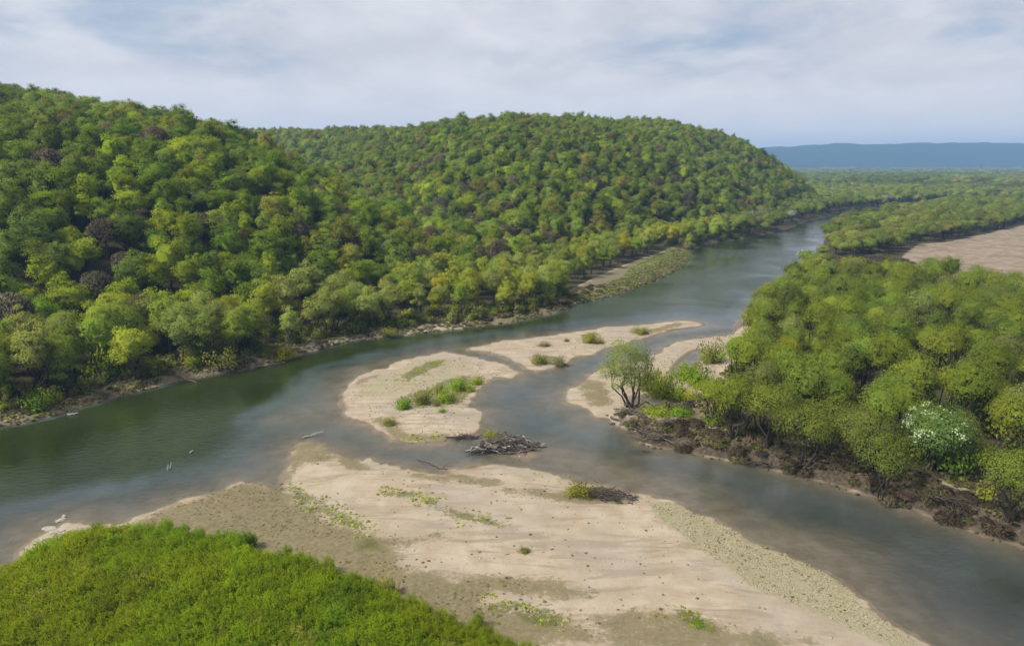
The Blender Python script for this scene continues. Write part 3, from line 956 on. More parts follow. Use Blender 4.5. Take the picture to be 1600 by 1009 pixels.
# wood beyond the field
r = np.random.default_rng(55)
Q = jitter_grid(60, 620, 225, 760, 6.6, r)
S_ = sdf(Q, RIGHT)
Q = Q[(S_ > 3.0 + 13 * sst(Q[:, 1], 390, 480)) & (sdf(Q, FIELD) < -3) & (sdf(Q, SCRUB) < -1) & ((Q[:, 1] > 240) | (Q[:, 0] < 120))]
Q3 = np.column_stack([Q, ground(Q)])
Q3 = Q3[in_frame(Q3 + [0, 0, 5], 60, 60)]
uP, vP, dP = project(Q3)
ordp = np.argsort(dP)
print('plain', len(Q3))
pts, scl, rzs, tnt, idx = [], [], [], [], []
PC = [((0.085, 0.115, 0.030), 'soft green'), ((0.070, 0.100, 0.028), 'deep green'), ((0.095, 0.110, 0.040), 'grey green'), ((0.062, 0.082, 0.032), 'dark green')]
for n_, q in enumerate(ordp):
    x, y, z = Q3[q]
    c = int(r.choice(4, p=[.4, .3, .2, .1]))
    s_ = 0.75 + 0.4 * r.random()
    tn = tint_of(PC[c][0], r, 0.12)
    var, rz = int(r.integers(5)), r.random() * 6.28
    if n_ < 290:
        size = 'low' if s_ < 0.86 else 'tall' if s_ > 1.04 else 'middling'
        where = 'by the river' if sdf(Q3[q:q + 1, :2], RIGHT)[0] < 14 else 'bordering the brown field' if sdf(Q3[q:q + 1, :2], FIELD)[0] > -16 else 'in the far wood'
        add_tree('floodplain_tree', 'plain', var, (x, y, z - 0.2), s_, rz, tn, '%s %s tree %s, beyond the scrub' % (size, PC[c][1], where), 'tree', 'trees between the river and the brown field')
    else:
        pts.append((x, y, z - 0.2)); scl.append(s_); rzs.append(rz); tnt.append(tn); idx.append(var)
# far bank beyond the river bend and the flood plain up to the blue ridge
r = np.random.default_rng(66)
Q = np.concatenate([jitter_grid(60, 900, 380, 1000, 8.5, r), jitter_grid(80, 1500, 1000, 1800, 13, r)])
S_ = sdf(Q, LEFT)
Q = Q[(S_ > 0.5) & (sdf(Q, FOOT) < 0) & (sdf(Q, RIGHT) < -2)]
Q3 = np.column_stack([Q, ground(Q)])
Q3 = Q3[in_frame(Q3 + [0, 0, 5], 60, 60)]
for x, y, z in Q3:
    pts.append((x, y, z - 0.2)); scl.append((0.8 + 0.5 * r.random()) * (1.35 if y > 1000 else 1.0)); rzs.append(r.random() * 6.28)
    b = PC[int(r.choice(4, p=[.3, .25, .2, .25]))][0] if r.random() > 0.04 else (0.12, 0.12, 0.10)
    tnt.append(tint_of([b_c * (1 + 0.45 * fbm(np.array([[x, y]]), 110, 2, 4.0)[0]) for b_c in b], r, 0.12)); idx.append(int(r.integers(5)))
scatter('far_woodland', pts, scl, rzs, tnt, idx, 'plain', 'hazy green woodland on the flood plain beyond the river bend')
Q = np.concatenate([jitter_grid(150, 2600, 1800, 3000, 24, r), jitter_grid(300, 4200, 3000, 4350, 42, r)])
Q3 = np.column_stack([Q, ground(Q)])
Q3 = Q3[in_frame(Q3, 60, 60)]
op = fbm(Q3[:, :2], 420, 3, 12.0)
Q3 = Q3[op < 0.32]
big_ = np.where(Q3[:, 1] > 3000, 3.6, 2.2) * (0.8 + 0.4 * r.random(len(Q3)))
scl = np.column_stack([big_, big_, 0.9 + 0.5 * r.random(len(Q3))])
tn = np.array([tint_of(PC[int(r.integers(4))][0], r, 0.2) for _ in range(len(Q3))])
scatter('distant_woodland', Q3, scl, r.random(len(Q3)) * 6.28, tn, r.integers(0, 3, len(Q3)), 'far', 'blue hazed woodland below the distant ridge')
print('far', len(Q3), len(pts))

# ---------------------------------------------------------------- willow thicket in front
def shoots(seed, R, h, ns, nl, leaf, aspect):
    r = np.random.default_rng(seed)
    gc, gt = Geo(), Geo()
    for q in range(ns):
        a, rr = r.random() * 6.28, R * r.random() ** 0.6
        b0 = np.array([math.cos(a) * rr * .55, math.sin(a) * rr * .55, 0])
        L = h * (0.65 + 0.45 * r.random()) * (1.05 - 0.3 * rr / R)
        tip = b0 + np.array([math.cos(a) * rr * .6 + r.normal() * .12, math.sin(a) * rr * .6 + r.normal() * .12, L])
        if q % 4 == 0:
            limb(gt, b0 - [0, 0, .1], b0 + (tip - b0) * .8, 0.018, 0.006, r, 0.03, 3, 3)
        tt = 0.22 + 0.80 * r.random(nl) ** 0.8
        pos = b0 + (tip - b0) * tt[:, None] + r.normal(size=(nl, 3)) * 0.11
        o_ = norm(np.column_stack([np.full(nl, .6 * math.cos(a) * rr / R), np.full(nl, .6 * math.sin(a) * rr / R), 0.8 + 0.9 * tt]))
        gc.leaves(pos, norm(o_ + r.normal(size=(nl, 3)) * 0.7 * np.array([1, 1, .5])), o_, np.full(nl, leaf), aspect, (0.85 + 0.2 * tt) * (0.88 + 0.24 * r.random(nl)), r, 0, np.repeat(norm(tip - b0)[None] * 2.6, nl, 0))
    return gc, gt


def in_poly(poly, dens, r):
    poly = np.asarray(poly, float)
    lo, hi = poly.min(0), poly.max(0)
    k = int(dens * (hi[0] - lo[0]) * (hi[1] - lo[1]))
    q = lo + r.random((max(k, 1), 2)) * (hi - lo)
    return q[sdf(q, poly) > 0]


def on_ground(q, dz=0.0):
    return np.column_stack([q, ground(q) + dz])


r = np.random.default_rng(77)
for v in range(5):
    stuff_proto('thicket', *shoots(600 + v, 0.9, 2.7, 60, 18, 0.42, 0.085))
THICKET = GP([(-80, 935), (0, 893), (60, 853), (105, 833), (150, 822), (240, 820), (330, 836), (420, 862), (520, 903), (600, 934), (680, 968), (760, 997), (850, 1030), (900, 1060)], 1.6) + [(14, 30), (0, 20), (-60, 20), (-75, 45)]
Q = jitter_grid(-80, 20, 20, 76, 0.72, r, 0.5)
dT = sdf(Q, THICKET) + 1.4 * fbm(Q, 4, 3, 1.0) + 0.6 * r.normal(size=len(Q))
Q, dT = Q[dT > 0], dT[dT > 0]
Q3 = on_ground(Q, -0.05)
mk = in_frame(Q3 + [0, 0, 1.5], 160, 160)
Q, Q3, dT = Q[mk], Q3[mk], dT[mk]
n1, n2, n3 = fbm(Q, 9, 3, 2.0), fbm(Q, 4, 2, 5.0), fbm(Q, 14, 2, 9.0)
sc = (0.62 + 0.38 * sst(dT, 0, 5)) * (1.0 + 0.2 * n2 + 0.2 * n1) * (0.85 + 0.3 * r.random(len(Q)))
tn = []
for q in range(len(Q)):
    b = np.array((0.072, 0.112, 0.006)) * (1 + 0.15 * n1[q])
    if n3[q] > 0.18:
        b = b * np.array((1.12, 0.98, 1.1))
    if n3[q] < -0.25:
        b = b * np.array((0.80, 0.92, 1.5))
    if r.random() < 0.03:
        b = np.array((0.10, 0.115, 0.03))
    tn.append(tint_of(b, r, 0.12))
scatter('willow_thicket', Q3, np.column_stack([sc * 1.1, sc * 1.1, sc]), r.random(len(Q)) * 6.28, tn, r.integers(0, 5, len(Q)), 'thicket', 'dense bright green young willow thicket on the near bank', tilt=r.normal(size=(len(Q), 2)) * 0.10)
print('thicket', len(Q))

# ---------------------------------------------------------------- low growth and stones on the bars and banks
for v in range(4):
    rr_ = np.random.default_rng(640 + v)
    g = Geo()
    k = 22
    a = rr_.random(k) * 6.28
    o_ = np.column_stack([np.cos(a), np.sin(a), 0.3 + 0.8 * rr_.random(k)])
    up_ = np.repeat([[0.0, 0.0, 1.0]], k, 0)
    g.leaves(norm(o_) * (0.12 + 0.16 * rr_.random(k))[:, None], norm(up_ * 1.1 + rr_.normal(size=(k, 3)) * .5), norm(up_ + 0.3 * o_), np.full(k, 0.30), 0.28, 0.75 + 0.5 * rr_.random(k), rr_, 0, norm(o_))
    stuff_proto('tuft', g)
for v in range(4):
    rr_ = np.random.default_rng(660 + v)
    bm_V, bm_F, idx_ = [], [], {}
    for ax in range(3):
        for sg in (-1, 1):
            for i_ in range(2):
                for j_ in range(2):
                    f_ = []
                    for di, dj in ((0, 0), (1, 0), (1, 1), (0, 1)):
                        c_ = [0, 0, 0]
                        c_[ax], c_[(ax + 1) % 3], c_[(ax + 2) % 3] = sg, (i_ + di) - 1, (j_ + dj) - 1
                        key = tuple(c_)
                        if key not in idx_:
                            idx_[key] = len(bm_V)
                            bm_V.append(norm(np.array(c_, float)) * (0.8 + 0.4 * rr_.random()) * np.array([1, .75, .5]))
                        f_.append(idx_[key])
                    bm_F.append(f_ if sg > 0 else f_[::-1])
    V_ = np.array(bm_V)
    g = Geo()
    g.push(V_, np.array(bm_F), norm(V_), np.full(len(V_), 1.0))
    stuff_proto('stone', g, None, TWIG)
    Vr = BALL4[0] * np.array([1, .75, .55])
    nr_ = fbm(Vr[:, :2] + Vr[:, 2:3] * 0.8, 0.55, 3, 3.0 * v)
    Vr = np.round(Vr * (1 + 0.38 * nr_)[:, None] * 3.2) / 3.2 * 0.6 + Vr * (1 + 0.38 * nr_)[:, None] * 0.4
    PROTO.setdefault('stone', []).append((quads('stone_%d' % v, Vr, BALL4[1], [STONE]), None))
for v in range(3):
    rr_ = np.random.default_rng(680 + v)
    g = Geo()
    k = 520
    d = norm(rr_.normal(size=(k, 3)))
    d[:, 2] = np.abs(d[:, 2])
    pos = d * (rr_.random(k) ** .5)[:, None] * np.array([1, 1, .7])
    g.leaves(pos, norm(rr_.normal(size=(k, 3))), norm(d + [0, 0, .3]), np.full(k, 0.62), 0.07, 0.6 + 0.8 * rr_.random(k), rr_, 0, d + rr_.normal(size=(k, 3)) * .6)
    stuff_proto('bramble', g, None, TWIG)
for v in range(4):
    stuff_proto('brush', *shrub(700 + v, 1.0, 1.2, 900, 0.20, 0.5))

WEEDS = [[(450, 752), (475, 765), (540, 808), (580, 832), (575, 842), (520, 828), (470, 795), (445, 770)], [(545, 850), (590, 850), (600, 875), (560, 875)], [(590, 768), (650, 772), (720, 800), (800, 828), (790, 836), (720, 822), (650, 795), (590, 782)],
         [(1030, 950), (1090, 972), (1130, 1000), (1100, 1005), (1040, 965)], [(730, 940), (830, 950), (900, 985), (850, 1000), (760, 965)], [(600, 640), (640, 618), (720, 592), (765, 590), (720, 634), (650, 642)], [(610, 600), (650, 575), (700, 563), (690, 575), (640, 600)],
         [(905, 525), (930, 520), (940, 540), (910, 540)], [(640, 678), (720, 680), (690, 692), (620, 690)], [(845, 735), (915, 752), (905, 758), (840, 742)]]
q_, t_, s_l = [], [], []
for n_, w in enumerate(WEEDS):
    q = in_poly(GP(w), 9.0, r)
    q = q + r.normal(size=q.shape) * 0.9
    q = q[fbm(q, 1.6, 2, 3.0) > -0.05]
    q_.append(q)
    t_ += [tint_of((0.15, 0.19, 0.04) if r.random() < .7 else (0.19, 0.16, 0.09), r, 0.2) for _ in q]
    s_l += list(0.25 + 0.55 * r.random(len(q)) ** 1.5)
strip = [(1010, 785), (1060, 788), (1110, 812), (1205, 857), (1310, 903), (1350, 950), (1436, 1005), (1400, 1009), (1290, 970), (1180, 925), (1090, 862), (1030, 815)]
q = in_poly(GP(strip), 16.0, r)
q = q + r.normal(size=q.shape) * 0.7
q = q[fbm(q, 2.5, 2, 13.0) > -0.25]
q_.append(q)
t_ += [tint_of((0.13, 0.125, 0.055) if r.random() < .6 else (0.24, 0.19, 0.14), r, 0.2) for _ in q]
s_l += list(0.12 + 0.2 * r.random(len(q)))
q = in_poly(GP([(700, 790), (1000, 860), (1100, 960), (1000, 1009), (700, 900), (560, 760)]), 0.03, r)
q_.append(q)
t_ += [tint_of((0.15, 0.13, 0.065), r, 0.25) for _ in q]
s_l += list(0.10 + 0.3 * r.random(len(q)) ** 2)
q = np.concatenate(q_)
scatter('sandbar_weeds', on_ground(q, -0.03), np.array(s_l) * 0.95, r.random(len(q)) * 6.28, t_, r.integers(0, 4, len(q)), 'tuft', 'low green weeds dotting the pale sandbars')

# dry grass on the banks and the olive flats of the near bar
q_, t_, s_l = [], [], []
q = jitter_grid(-120, 90, 85, 310, 0.85, r, 0.5)
dl = sdf(q, LEFT)
q = q[(dl > -0.3) & (dl < 9) & (fbm(q, 4, 2, 6.0) > -0.35)]
q_.append(q)
t_ += [tint_of([(0.13, 0.112, 0.075), (0.105, 0.098, 0.052), (0.08, 0.108, 0.03)][int(r.choice(3, p=[.5, .3, .2]))], r, 0.2) for _ in q]
s_l += list(1.1 + 1.3 * r.random(len(q)))
q = in_poly(GP([(225, 812), (300, 780), (380, 757), (445, 760), (470, 790), (530, 826), (640, 850), (640, 905), (720, 912), (860, 914), (780, 938), (800, 962), (900, 985), (960, 1015), (700, 1010), (300, 850)]), 3.5, r)
q = q[(fbm(q, 3, 3, 4.0) > -0.1) & (sdf(q, THICKET) < 0.5)]
q_.append(q)
t_ += [tint_of([(0.17, 0.135, 0.085), (0.14, 0.115, 0.062), (0.11, 0.10, 0.045)][int(r.integers(3))], r, 0.15) for _ in q]
s_l += list(0.2 + 0.35 * r.random(len(q)))
q = jitter_grid(10, 120, 55, 130, 0.8, r, 0.5)
dr = sdf(q, RIGHT)
q = q[(dr > 1.8) & (dr < 13) & (fbm(q, 4, 2, 8.0) > -0.2) & (sdf(q, SPIT) < 3)]
q_.append(q)
t_ += [tint_of([(0.095, 0.078, 0.046), (0.070, 0.064, 0.030), (0.060, 0.074, 0.022)][int(r.choice(3, p=[.45, .3, .25]))], r, 0.2) for _ in q]
s_l += list(0.9 + 1.2 * r.random(len(q)))
q = in_poly(GP([(880, 482), (1000, 450), (1070, 420), (1090, 400), (1050, 393), (985, 425), (960, 455), (890, 478)]), 0.9, r)
q_.append(q)
t_ += [tint_of((0.085, 0.125, 0.032), r, 0.15) for _ in q]
s_l += list(1.0 + 0.8 * r.random(len(q)))
q = np.concatenate(q_)
scatter('dry_grass', on_ground(q, -0.03), np.array(s_l), r.random(len(q)) * 6.28, t_, r.integers(0, 4, len(q)), 'tuft', 'tan and olive dry grass on the banks and flats')

# pebbles and cobbles
q_ = [in_poly(GP(w), dn, r) for w, dn in (([(0, 893), (60, 840), (100, 822), (130, 828), (60, 870)], 3.0), ([(450, 700), (700, 732), (1000, 775), (1250, 882), (1430, 1005), (900, 1009), (600, 850)], 0.35), (strip, 5.0),
      ([(560, 600), (650, 565), (720, 560), (800, 585), (740, 610), (700, 690), (600, 670), (540, 630)], 1.4), ([(740, 547), (900, 522), (1090, 505), (1000, 525), (880, 560), (830, 575)], 0.8), ([(885, 625), (950, 585), (1040, 550), (1100, 530), (1050, 570), (960, 640)], 1.2))]
q = jitter_grid(-110, 60, 88, 240, 0.8, r, 0.5)
dl = sdf(q, LEFT)
q_.append(q[(dl > -0.4) & (dl < 2.0) & (fbm(q, 12, 2, 3.0) > 0.0)])
dr_ = jitter_grid(10, 80, 58, 110, 0.7, r, 0.5)
d2 = sdf(dr_, RIGHT)
q_.append(dr_[(d2 > -0.5) & (d2 < 3.5) & (r.random(len(dr_)) < .5)])
nb = len(q_[-1])
q = np.concatenate(q_)
t_ = [tint_of([(0.26, 0.225, 0.18), (0.21, 0.175, 0.135), (0.13, 0.105, 0.078)][int(r.choice(3, p=[.4, .42, .18]))], r, 0.15) for _ in range(len(q) - nb)] + [tint_of((0.07, 0.055, 0.04), r, 0.3) for _ in range(nb)]
sc = np.concatenate([0.05 + 0.14 * r.random(len(q) - nb) ** 3 + 0.0, 0.12 + 0.25 * r.random(nb) ** 2])
sc[-nb - len(q_[-2]):-nb] *= 2.2
scatter('river_pebbles', on_ground(q), sc, r.random(len(q)) * 6.28, t_, r.integers(0, 4, len(q)), 'stone', 'pale and brown pebbles strewn over bars and banks')

# brambles and brush under the trees
q = jitter_grid(10, 110, 52, 125, 1.5, r, 0.5)
dr = sdf(q, RIGHT)
q = q[(dr > 0.2) & (dr < 6.5) & (r.random(len(q)) < np.where(dr < 4.5, .55, .35)) & (sdf(q, SPIT) < 1)]
q2 = jitter_grid(-120, 40, 88, 215, 2.0, r, 0.5)
dl = sdf(q2, LEFT)
q2 = q2[(dl > 2.0) & (dl < 9) & (r.random(len(q2)) < .45)]
q3 = in_poly(SCRUB, 0.25, r)
lines_ = []
for ln in ([(440, 752), (520, 803), (600, 852), (690, 848)], [(600, 872), (700, 906), (860, 914), (960, 942)], [(760, 942), (900, 962), (1010, 985)], [(640, 746), (760, 764), (900, 792)], [(560, 612), (640, 590), (720, 570), (790, 580)], [(560, 646), (640, 651), (740, 655)],
           [(900, 880), (1000, 900), (1130, 960)], [(740, 552), (860, 545), (960, 528), (1060, 508)], [(640, 790), (720, 812), (800, 832), (860, 850)], [(700, 880), (820, 872), (960, 890)]):
    w_ = np.array(GP(ln))
    for a_, b_ in zip(w_[:-1], w_[1:]):
        k_ = int(np.hypot(*(b_ - a_)) * 1.6)
        lines_.append(a_ + (b_ - a_) * r.random((k_, 1)) + r.normal(size=(k_, 2)) * 0.8)
lines_ = np.concatenate(lines_)
t_ = [tint_of((0.15, 0.12, 0.085), r, 0.25) for _ in lines_]
sc = 0.05 + 0.13 * r.random(len(lines_)) ** 2
scatter('flood_litter', on_ground(lines_, -0.02), np.column_stack([sc * 1.3, sc * 1.3, sc * 0.45]), r.random(len(lines_)) * 6.28, t_, r.integers(0, 3, len(lines_)), 'bramble', 'brown twigs and litter left in lines on the sandbars')
q = np.concatenate([q, q2, q3])
t_ = [tint_of([(0.06, 0.048, 0.036), (0.09, 0.072, 0.05), (0.075, 0.07, 0.034)][int(r.integers(3))], r, 0.2) for _ in q]
sc = np.concatenate([0.7 + 0.7 * r.random(len(q) - len(q3)), 1.2 + 1.4 * r.random(len(q3))])
scatter('bank_brambles', on_ground(q, -0.1), np.column_stack([sc * 1.15, sc * 1.15, sc * 0.9]), r.random(len(q)) * 6.28, t_, r.integers(0, 3, len(q)), 'bramble', 'brown tangled brambles and roots along the eroded banks')
q = jitter_grid(-130, 130, 85, 420, 2.6, r, 0.5)
dl = sdf(q, LEFT)
q = q[(dl > np.where(q[:, 1] > 280, 0.6, 3.4)) & (dl < 13) & (r.random(len(q)) < .72) & (sdf(q, GP([(885, 485), (1000, 455), (1075, 424), (1100, 396), (1050, 388), (980, 418), (890, 458)])) < -1)]
q2 = jitter_grid(10, 210, 55, 210, 3.0, r, 0.5)
dr = sdf(q2, RIGHT)
q2 = q2[(dr > np.where(q2[:, 1] > 165, 1.0, 4.5)) & (dr < 60) & (r.random(len(q2)) < .55) & (sdf(q2, GP([(1080, 600), (1150, 615), (1130, 650), (1090, 690), (1040, 690), (1060, 640)])) < 0) & (sdf(q2, FIELD) < 0)]
q = np.concatenate([q, q2])
Q3 = on_ground(q, -0.1)
mk = in_frame(Q3, 60, 80)
Q3 = Q3[mk]
t_ = [tint_of([(0.070, 0.095, 0.022), (0.095, 0.120, 0.022), (0.085, 0.095, 0.040), (0.055, 0.070, 0.022)][int(r.integers(4))], r, 0.15) for _ in Q3]
sc = 1.0 + 1.1 * r.random(len(Q3))
scatter('bank_underbrush', Q3, np.column_stack([sc, sc, sc * (0.8 + .5 * r.random(len(sc)))]), r.random(len(Q3)) * 6.28, t_, r.integers(0, 4, len(Q3)), 'brush', 'low leafy underbrush filling the edges of both woods')

# ---------------------------------------------------------------- single bushes and trees that stand out
YG, GG, OL, YE, BR = (0.115, 0.165, 0.018), (0.085, 0.150, 0.016), (0.100, 0.110, 0.035), (0.180, 0.180, 0.012), (0.135, 0.120, 0.060)


def bush(u, v, wpx, tint, label, tall=1.0, name='willow_shrub', cat='bush', var=None):
    x, y = G(u, v)
    z = max(zat(x, y), 0.0)
    d = project([(x, y, z)])[2][0]
    R = wpx * 0.5 * d / FPX
    return add_tree(name, 'shrub', int(r.integers(4)) if var is None else var, (x, y, z - 0.08), R, r.random() * 6.28, tint_of(tint, r, 0.06), label, cat, None, R * tall)


for a in [(631, 642, 30, GG, 'bright green round bush at the lower end of the bushy row on the gravel island'),
          (660, 634, 34, OL, 'dull olive bush beside the bright round bush on the gravel island'),
          (697, 630, 40, YG, 'wide green bush in the middle of the bushy gravel island', 0.8),
          (715, 612, 32, GG, 'largest rounded green bush on the bushy gravel island'),
          (687, 618, 18, OL, 'small olive bush next to the largest bush on the gravel island', 1.2),
          (682, 637, 16, OL, 'little olive shrub below the wide bush on the gravel island'),
          (691, 648, 15, GG, 'isolated small green mound on bare sand of the gravel island', 0.6),
          (609, 666, 26, OL, 'low olive shrub on the near shore of the gravel island', 0.6),
          (745, 601, 24, YG, 'shaggy green shrub leaning over the channel edge of the gravel island', 0.7),
          (735, 612, 20, YG, 'small shrub on the channel edge just below the shaggy shrub', 0.8),
          (842, 570, 30, OL, 'olive bush on the lower edge of the upper sandbar', 0.8),
          (874, 571, 26, BR, 'brownish twiggy bush at the lower corner of the upper sandbar', 0.8),
          (922, 538, 20, YE, 'yellow upright shrub on the crest of the upper sandbar', 1.3),
          (934, 538, 22, OL, 'olive half of the shrub clump on the upper sandbar crest', 0.8),
          (850, 544, 24, BR, 'flat dry tuft on the middle of the upper sandbar', 0.45),
          (1000, 522, 34, OL, 'flat olive shrub near the far tip of the upper sandbar', 0.4),
          (885, 537, 12, BR, 'tiny dry tuft between two shrubs on the upper sandbar', 0.7),
          (1032, 622, 66, YG, 'big yellow green bush directly beside the lone willow on the spit', 0.95),
          (1010, 612, 44, OL, 'olive bush tucked behind the lone willow on the spit', 1.1),
          (1056, 628, 44, YG, 'green bush between the big bush and the yellow one on the spit', 1.0),
          (1078, 632, 36, YE, 'yellow bush at the landward end of the spit bushes', 1.0),
          (1090, 606, 52, GG, 'tall green bush behind the yellow bush on the spit', 1.1),
          (1072, 596, 46, YG, 'green bush overlooking the small backwater pond', 1.0),
          (1112, 568, 48, OL, 'grey green bush at the head of the backwater pond', 1.1),
          (1030, 664, 50, YG, 'low sprawling shrub below the fallen trunk on the spit', 0.5),
          (1062, 668, 44, GG, 'low green shrub near the bare sand patch behind the spit', 0.5),
          (1010, 650, 36, OL, 'low shrub at the roots of the lone willow', 0.5),
          (445, 561, 42, YE, 'rounded yellow bush overhanging the water on the wooded bank', 0.75),
          (4, 602, 46, YE, 'yellow bush cut by the photo edge on the wooded bank', 1.5),
          (62, 645, 52, GG, 'green bush on the grassy bank below the yellow trees', 0.8),
          (10, 630, 44, GG, 'grass green bush at the photo edge above the water', 0.7),
          (356, 578, 60, OL, 'rounded grey green bush on the bank above the fallen log', 0.9),
          (160, 600, 74, YG, 'yellow green bush in front of the dark bank trees', 1.1),
          (300, 575, 44, OL, 'grey bush beneath the leaning dead tree', 0.9),
          (610, 526, 34, OL, 'olive bush on the sandy strip of the wooded bank', 0.6),
          (820, 874, 22, OL, 'tiny lone shrub on the open sand of the near bar', 0.5),
          (1090, 988, 26, GG, 'flat green plant cushion at the photo bottom on the near bar', 0.3),
          (1482, 752, 86, (0.085, 0.150, 0.030), 'fresh green shrub at the foot of the blossoming tree', 1.2),
          (1560, 700, 90, (0.10, 0.125, 0.024), 'green bush at the photo edge beside the blossoming tree', 1.1)]:
    bush(*a)

PROTO_HERO = broadleaf(801, 11.8, 5.2, 1.0, 54, 0.19, 14.0, stems=9, dome=0.0, flat=0.9, lobe=0.27, fuzz=0.5, aspect=0.45, spread=0.72)
proto('lone', 0, PROTO_HERO)
x, y = G(984, 641)
add_tree('willow_tree', 'lone', 0, (x, y, zat(x, y) - 0.2), 1.06, 0.6, (0.135, 0.165, 0.045), 'lone many-stemmed willow with airy crown standing on the gravel spit', 'tree')
for v in range(4):
    proto('open', v, broadleaf(820 + v, 9.0, 4.6, 2.4, 36, 0.17, 9, stems=5 + v % 3, dome=0.25, flat=0.85, lobe=0.30, fuzz=0.45, aspect=0.5, spread=0.7))
for n_, (u_, v_, s_, lab) in enumerate([(1205, 700, 1.15, 'multi-stemmed willow nearest the spit on the dark eroded bank'), (1255, 722, 0.95, 'slender leaning willow second along the eroded bank from the spit'), (1290, 712, 1.0, 'broad willow with dark forked trunk on the eroded bank'),
                                        (1375, 758, 0.92, 'vase shaped willow rooted right at the eroded bank edge before the blossoming tree'), (1345, 735, 1.0, 'spreading willow just behind the vase shaped bank willow'), (1162, 672, 0.8, 'low thin willow leaning over the bare sand behind the spit'),
                                        (1578, 812, 0.98, 'dark stemmed willow cut by the photo edge near the water')]):
    x, y = G(u_, v_, 1.5)
    add_tree('willow_tree', 'open', n_, (x, y, zat(x, y) - 0.2), s_, n_ * 1.3, tint_of((0.084, 0.112, 0.026), r, 0.08), lab, 'tree')
# blossoming tree
gc, gt = broadleaf(850, 9.2, 4.6, 1.0, 34, 0.19, 11, stems=4, dome=0.1, lobe=0.32, fuzz=0.3, aspect=0.6, spread=0.4)
Vb, Nb = np.concatenate(gc.V)[::4], np.concatenate(gc.N)[::4]
rb = np.random.default_rng(9)
wgt = sst(Vb[:, 2], 2.5, 6.5) * sst(-Vb[:, 0] * .9 + 1.8, 0, 3.2) * (fbm(Vb[:, [0, 2]] * 1.0, 1.3, 2, 3.0) > -0.25)
sel = rb.random(len(Vb)) < 1.0 * wgt ** 1.5 * (fbm(Vb[:, [1, 2]], 1.6, 2, 8.0) > -0.12) * sst(fbm(Vb[:, [0, 2]] + Vb[:, [1, 1]] * .7, 0.8, 2, 5.0), -0.4, 0.1)
gb = Geo()
gb.leaves(Vb[sel] + Nb[sel] * 0.14, norm(Nb[sel] + rb.normal(size=(sel.sum(), 3)) * .5), Nb[sel], np.full(sel.sum(), 0.18), 0.8, 0.75 + 0.4 * rb.random(sel.sum()), rb)
proto('blossom', 0, (gc, gt))
x, y = G(1458, 738, 1.6)
e = add_tree('blossoming_tree', 'blossom', 0, (x, y, zat(x, y) - 0.2), 1.0, 0.1, (0.080, 0.130, 0.035), 'white blossoming tree on the eroded bank among green willows', 'tree')
put('blossoms', gb.mesh('blossoms', [BLOSSOM]), e)
# leaning pale snag on the far right bank
gt, gc = Geo(), Geo()
rs = np.random.default_rng(4)
limb(gt, (0, 0, -0.5), (-3.2, 0, 6.2), 0.55, 0.22, rs, 0.06, 7, 7)
for tip in ((-4.6, .3, 7.4), (-3.0, -.5, 8.0), (-2.0, .6, 7.0)):
    limb(gt, (-2.7, 0, 5.2), tip, 0.2, 0.05, rs, 0.1, 4, 5)
crown_leaves(gc, [(np.array((-4.6, 0, 7.6)), 1.7), (np.array((-3.0, .4, 8.2)), 1.5), (np.array((-3.6, -.8, 7.0)), 1.2)], np.array((-3.4, 0, 6.0)), 0.32, 12, 0.6, rs)
proto('snag', 0, (gc, gt))
x, y = G(1266, 432)
add_tree('leaning_tree', 'snag', 0, (x, y, max(zat(x, y), 0) - 0.2), 0.95, 0, (0.20, 0.21, 0.15), 'pale crowned dark tree leaning out over the river at the far wood', 'tree')
# bare dead tree on the wooded bank
gt = Geo()
rs = np.random.default_rng(14)
limb(gt, (0, 0, -0.3), (0.4, 0, 9.5), 0.22, 0.04, rs, 0.03, 8, 6)
for q in range(14):
    zz = 3 + q * 0.42
    a = q * 2.4
    limb(gt, (0.04 * zz, 0, zz), (math.cos(a) * (2.4 - q * .1), math.sin(a) * (2.4 - q * .1), zz + 0.7 + .1 * q), 0.07, 0.012, rs, 0.12, 4, 4)
x, y = G(288, 578)
tag(put('dead_tree', gt.mesh('dead_tree', [DRIFT]), None, (x, y, zat(x, y) - 0.1)), 'slim grey dead tree standing bare on the wooded bank', 'tree')


# ---------------------------------------------------------------- driftwood
def branch_mesh(seed, mat, forks=3, thick=0.03, bend=0.08):
    rs = np.random.default_rng(seed)
    g = Geo()
    pts = limb(g, (-.5, 0, 0), (.5, 0, 0), thick, thick * 0.35, rs, bend, 7, 6)
    for q in range(forks):
        p0 = pts[2 + q % 4]
        d = np.array([0.25 + 0.2 * rs.random(), rs.normal() * .16, rs.normal() * .12])
        limb(g, p0, p0 + d, thick * 0.5, thick * 0.12, rs, 0.1, 4, 5)
    return g.mesh('branch', [mat])


BR_D = [branch_mesh(900 + k, DRIFT, k % 4, 0.022 + 0.008 * (k % 3)) for k in range(7)]
BR_K = [branch_mesh(920 + k, DARK_WOOD, 2 + k % 3, 0.018 + 0.006 * (k % 3)) for k in range(6)]
BR_P = [branch_mesh(940 + k, PALE_WOOD, 2 + k % 3, 0.035, 0.12) for k in range(4)]


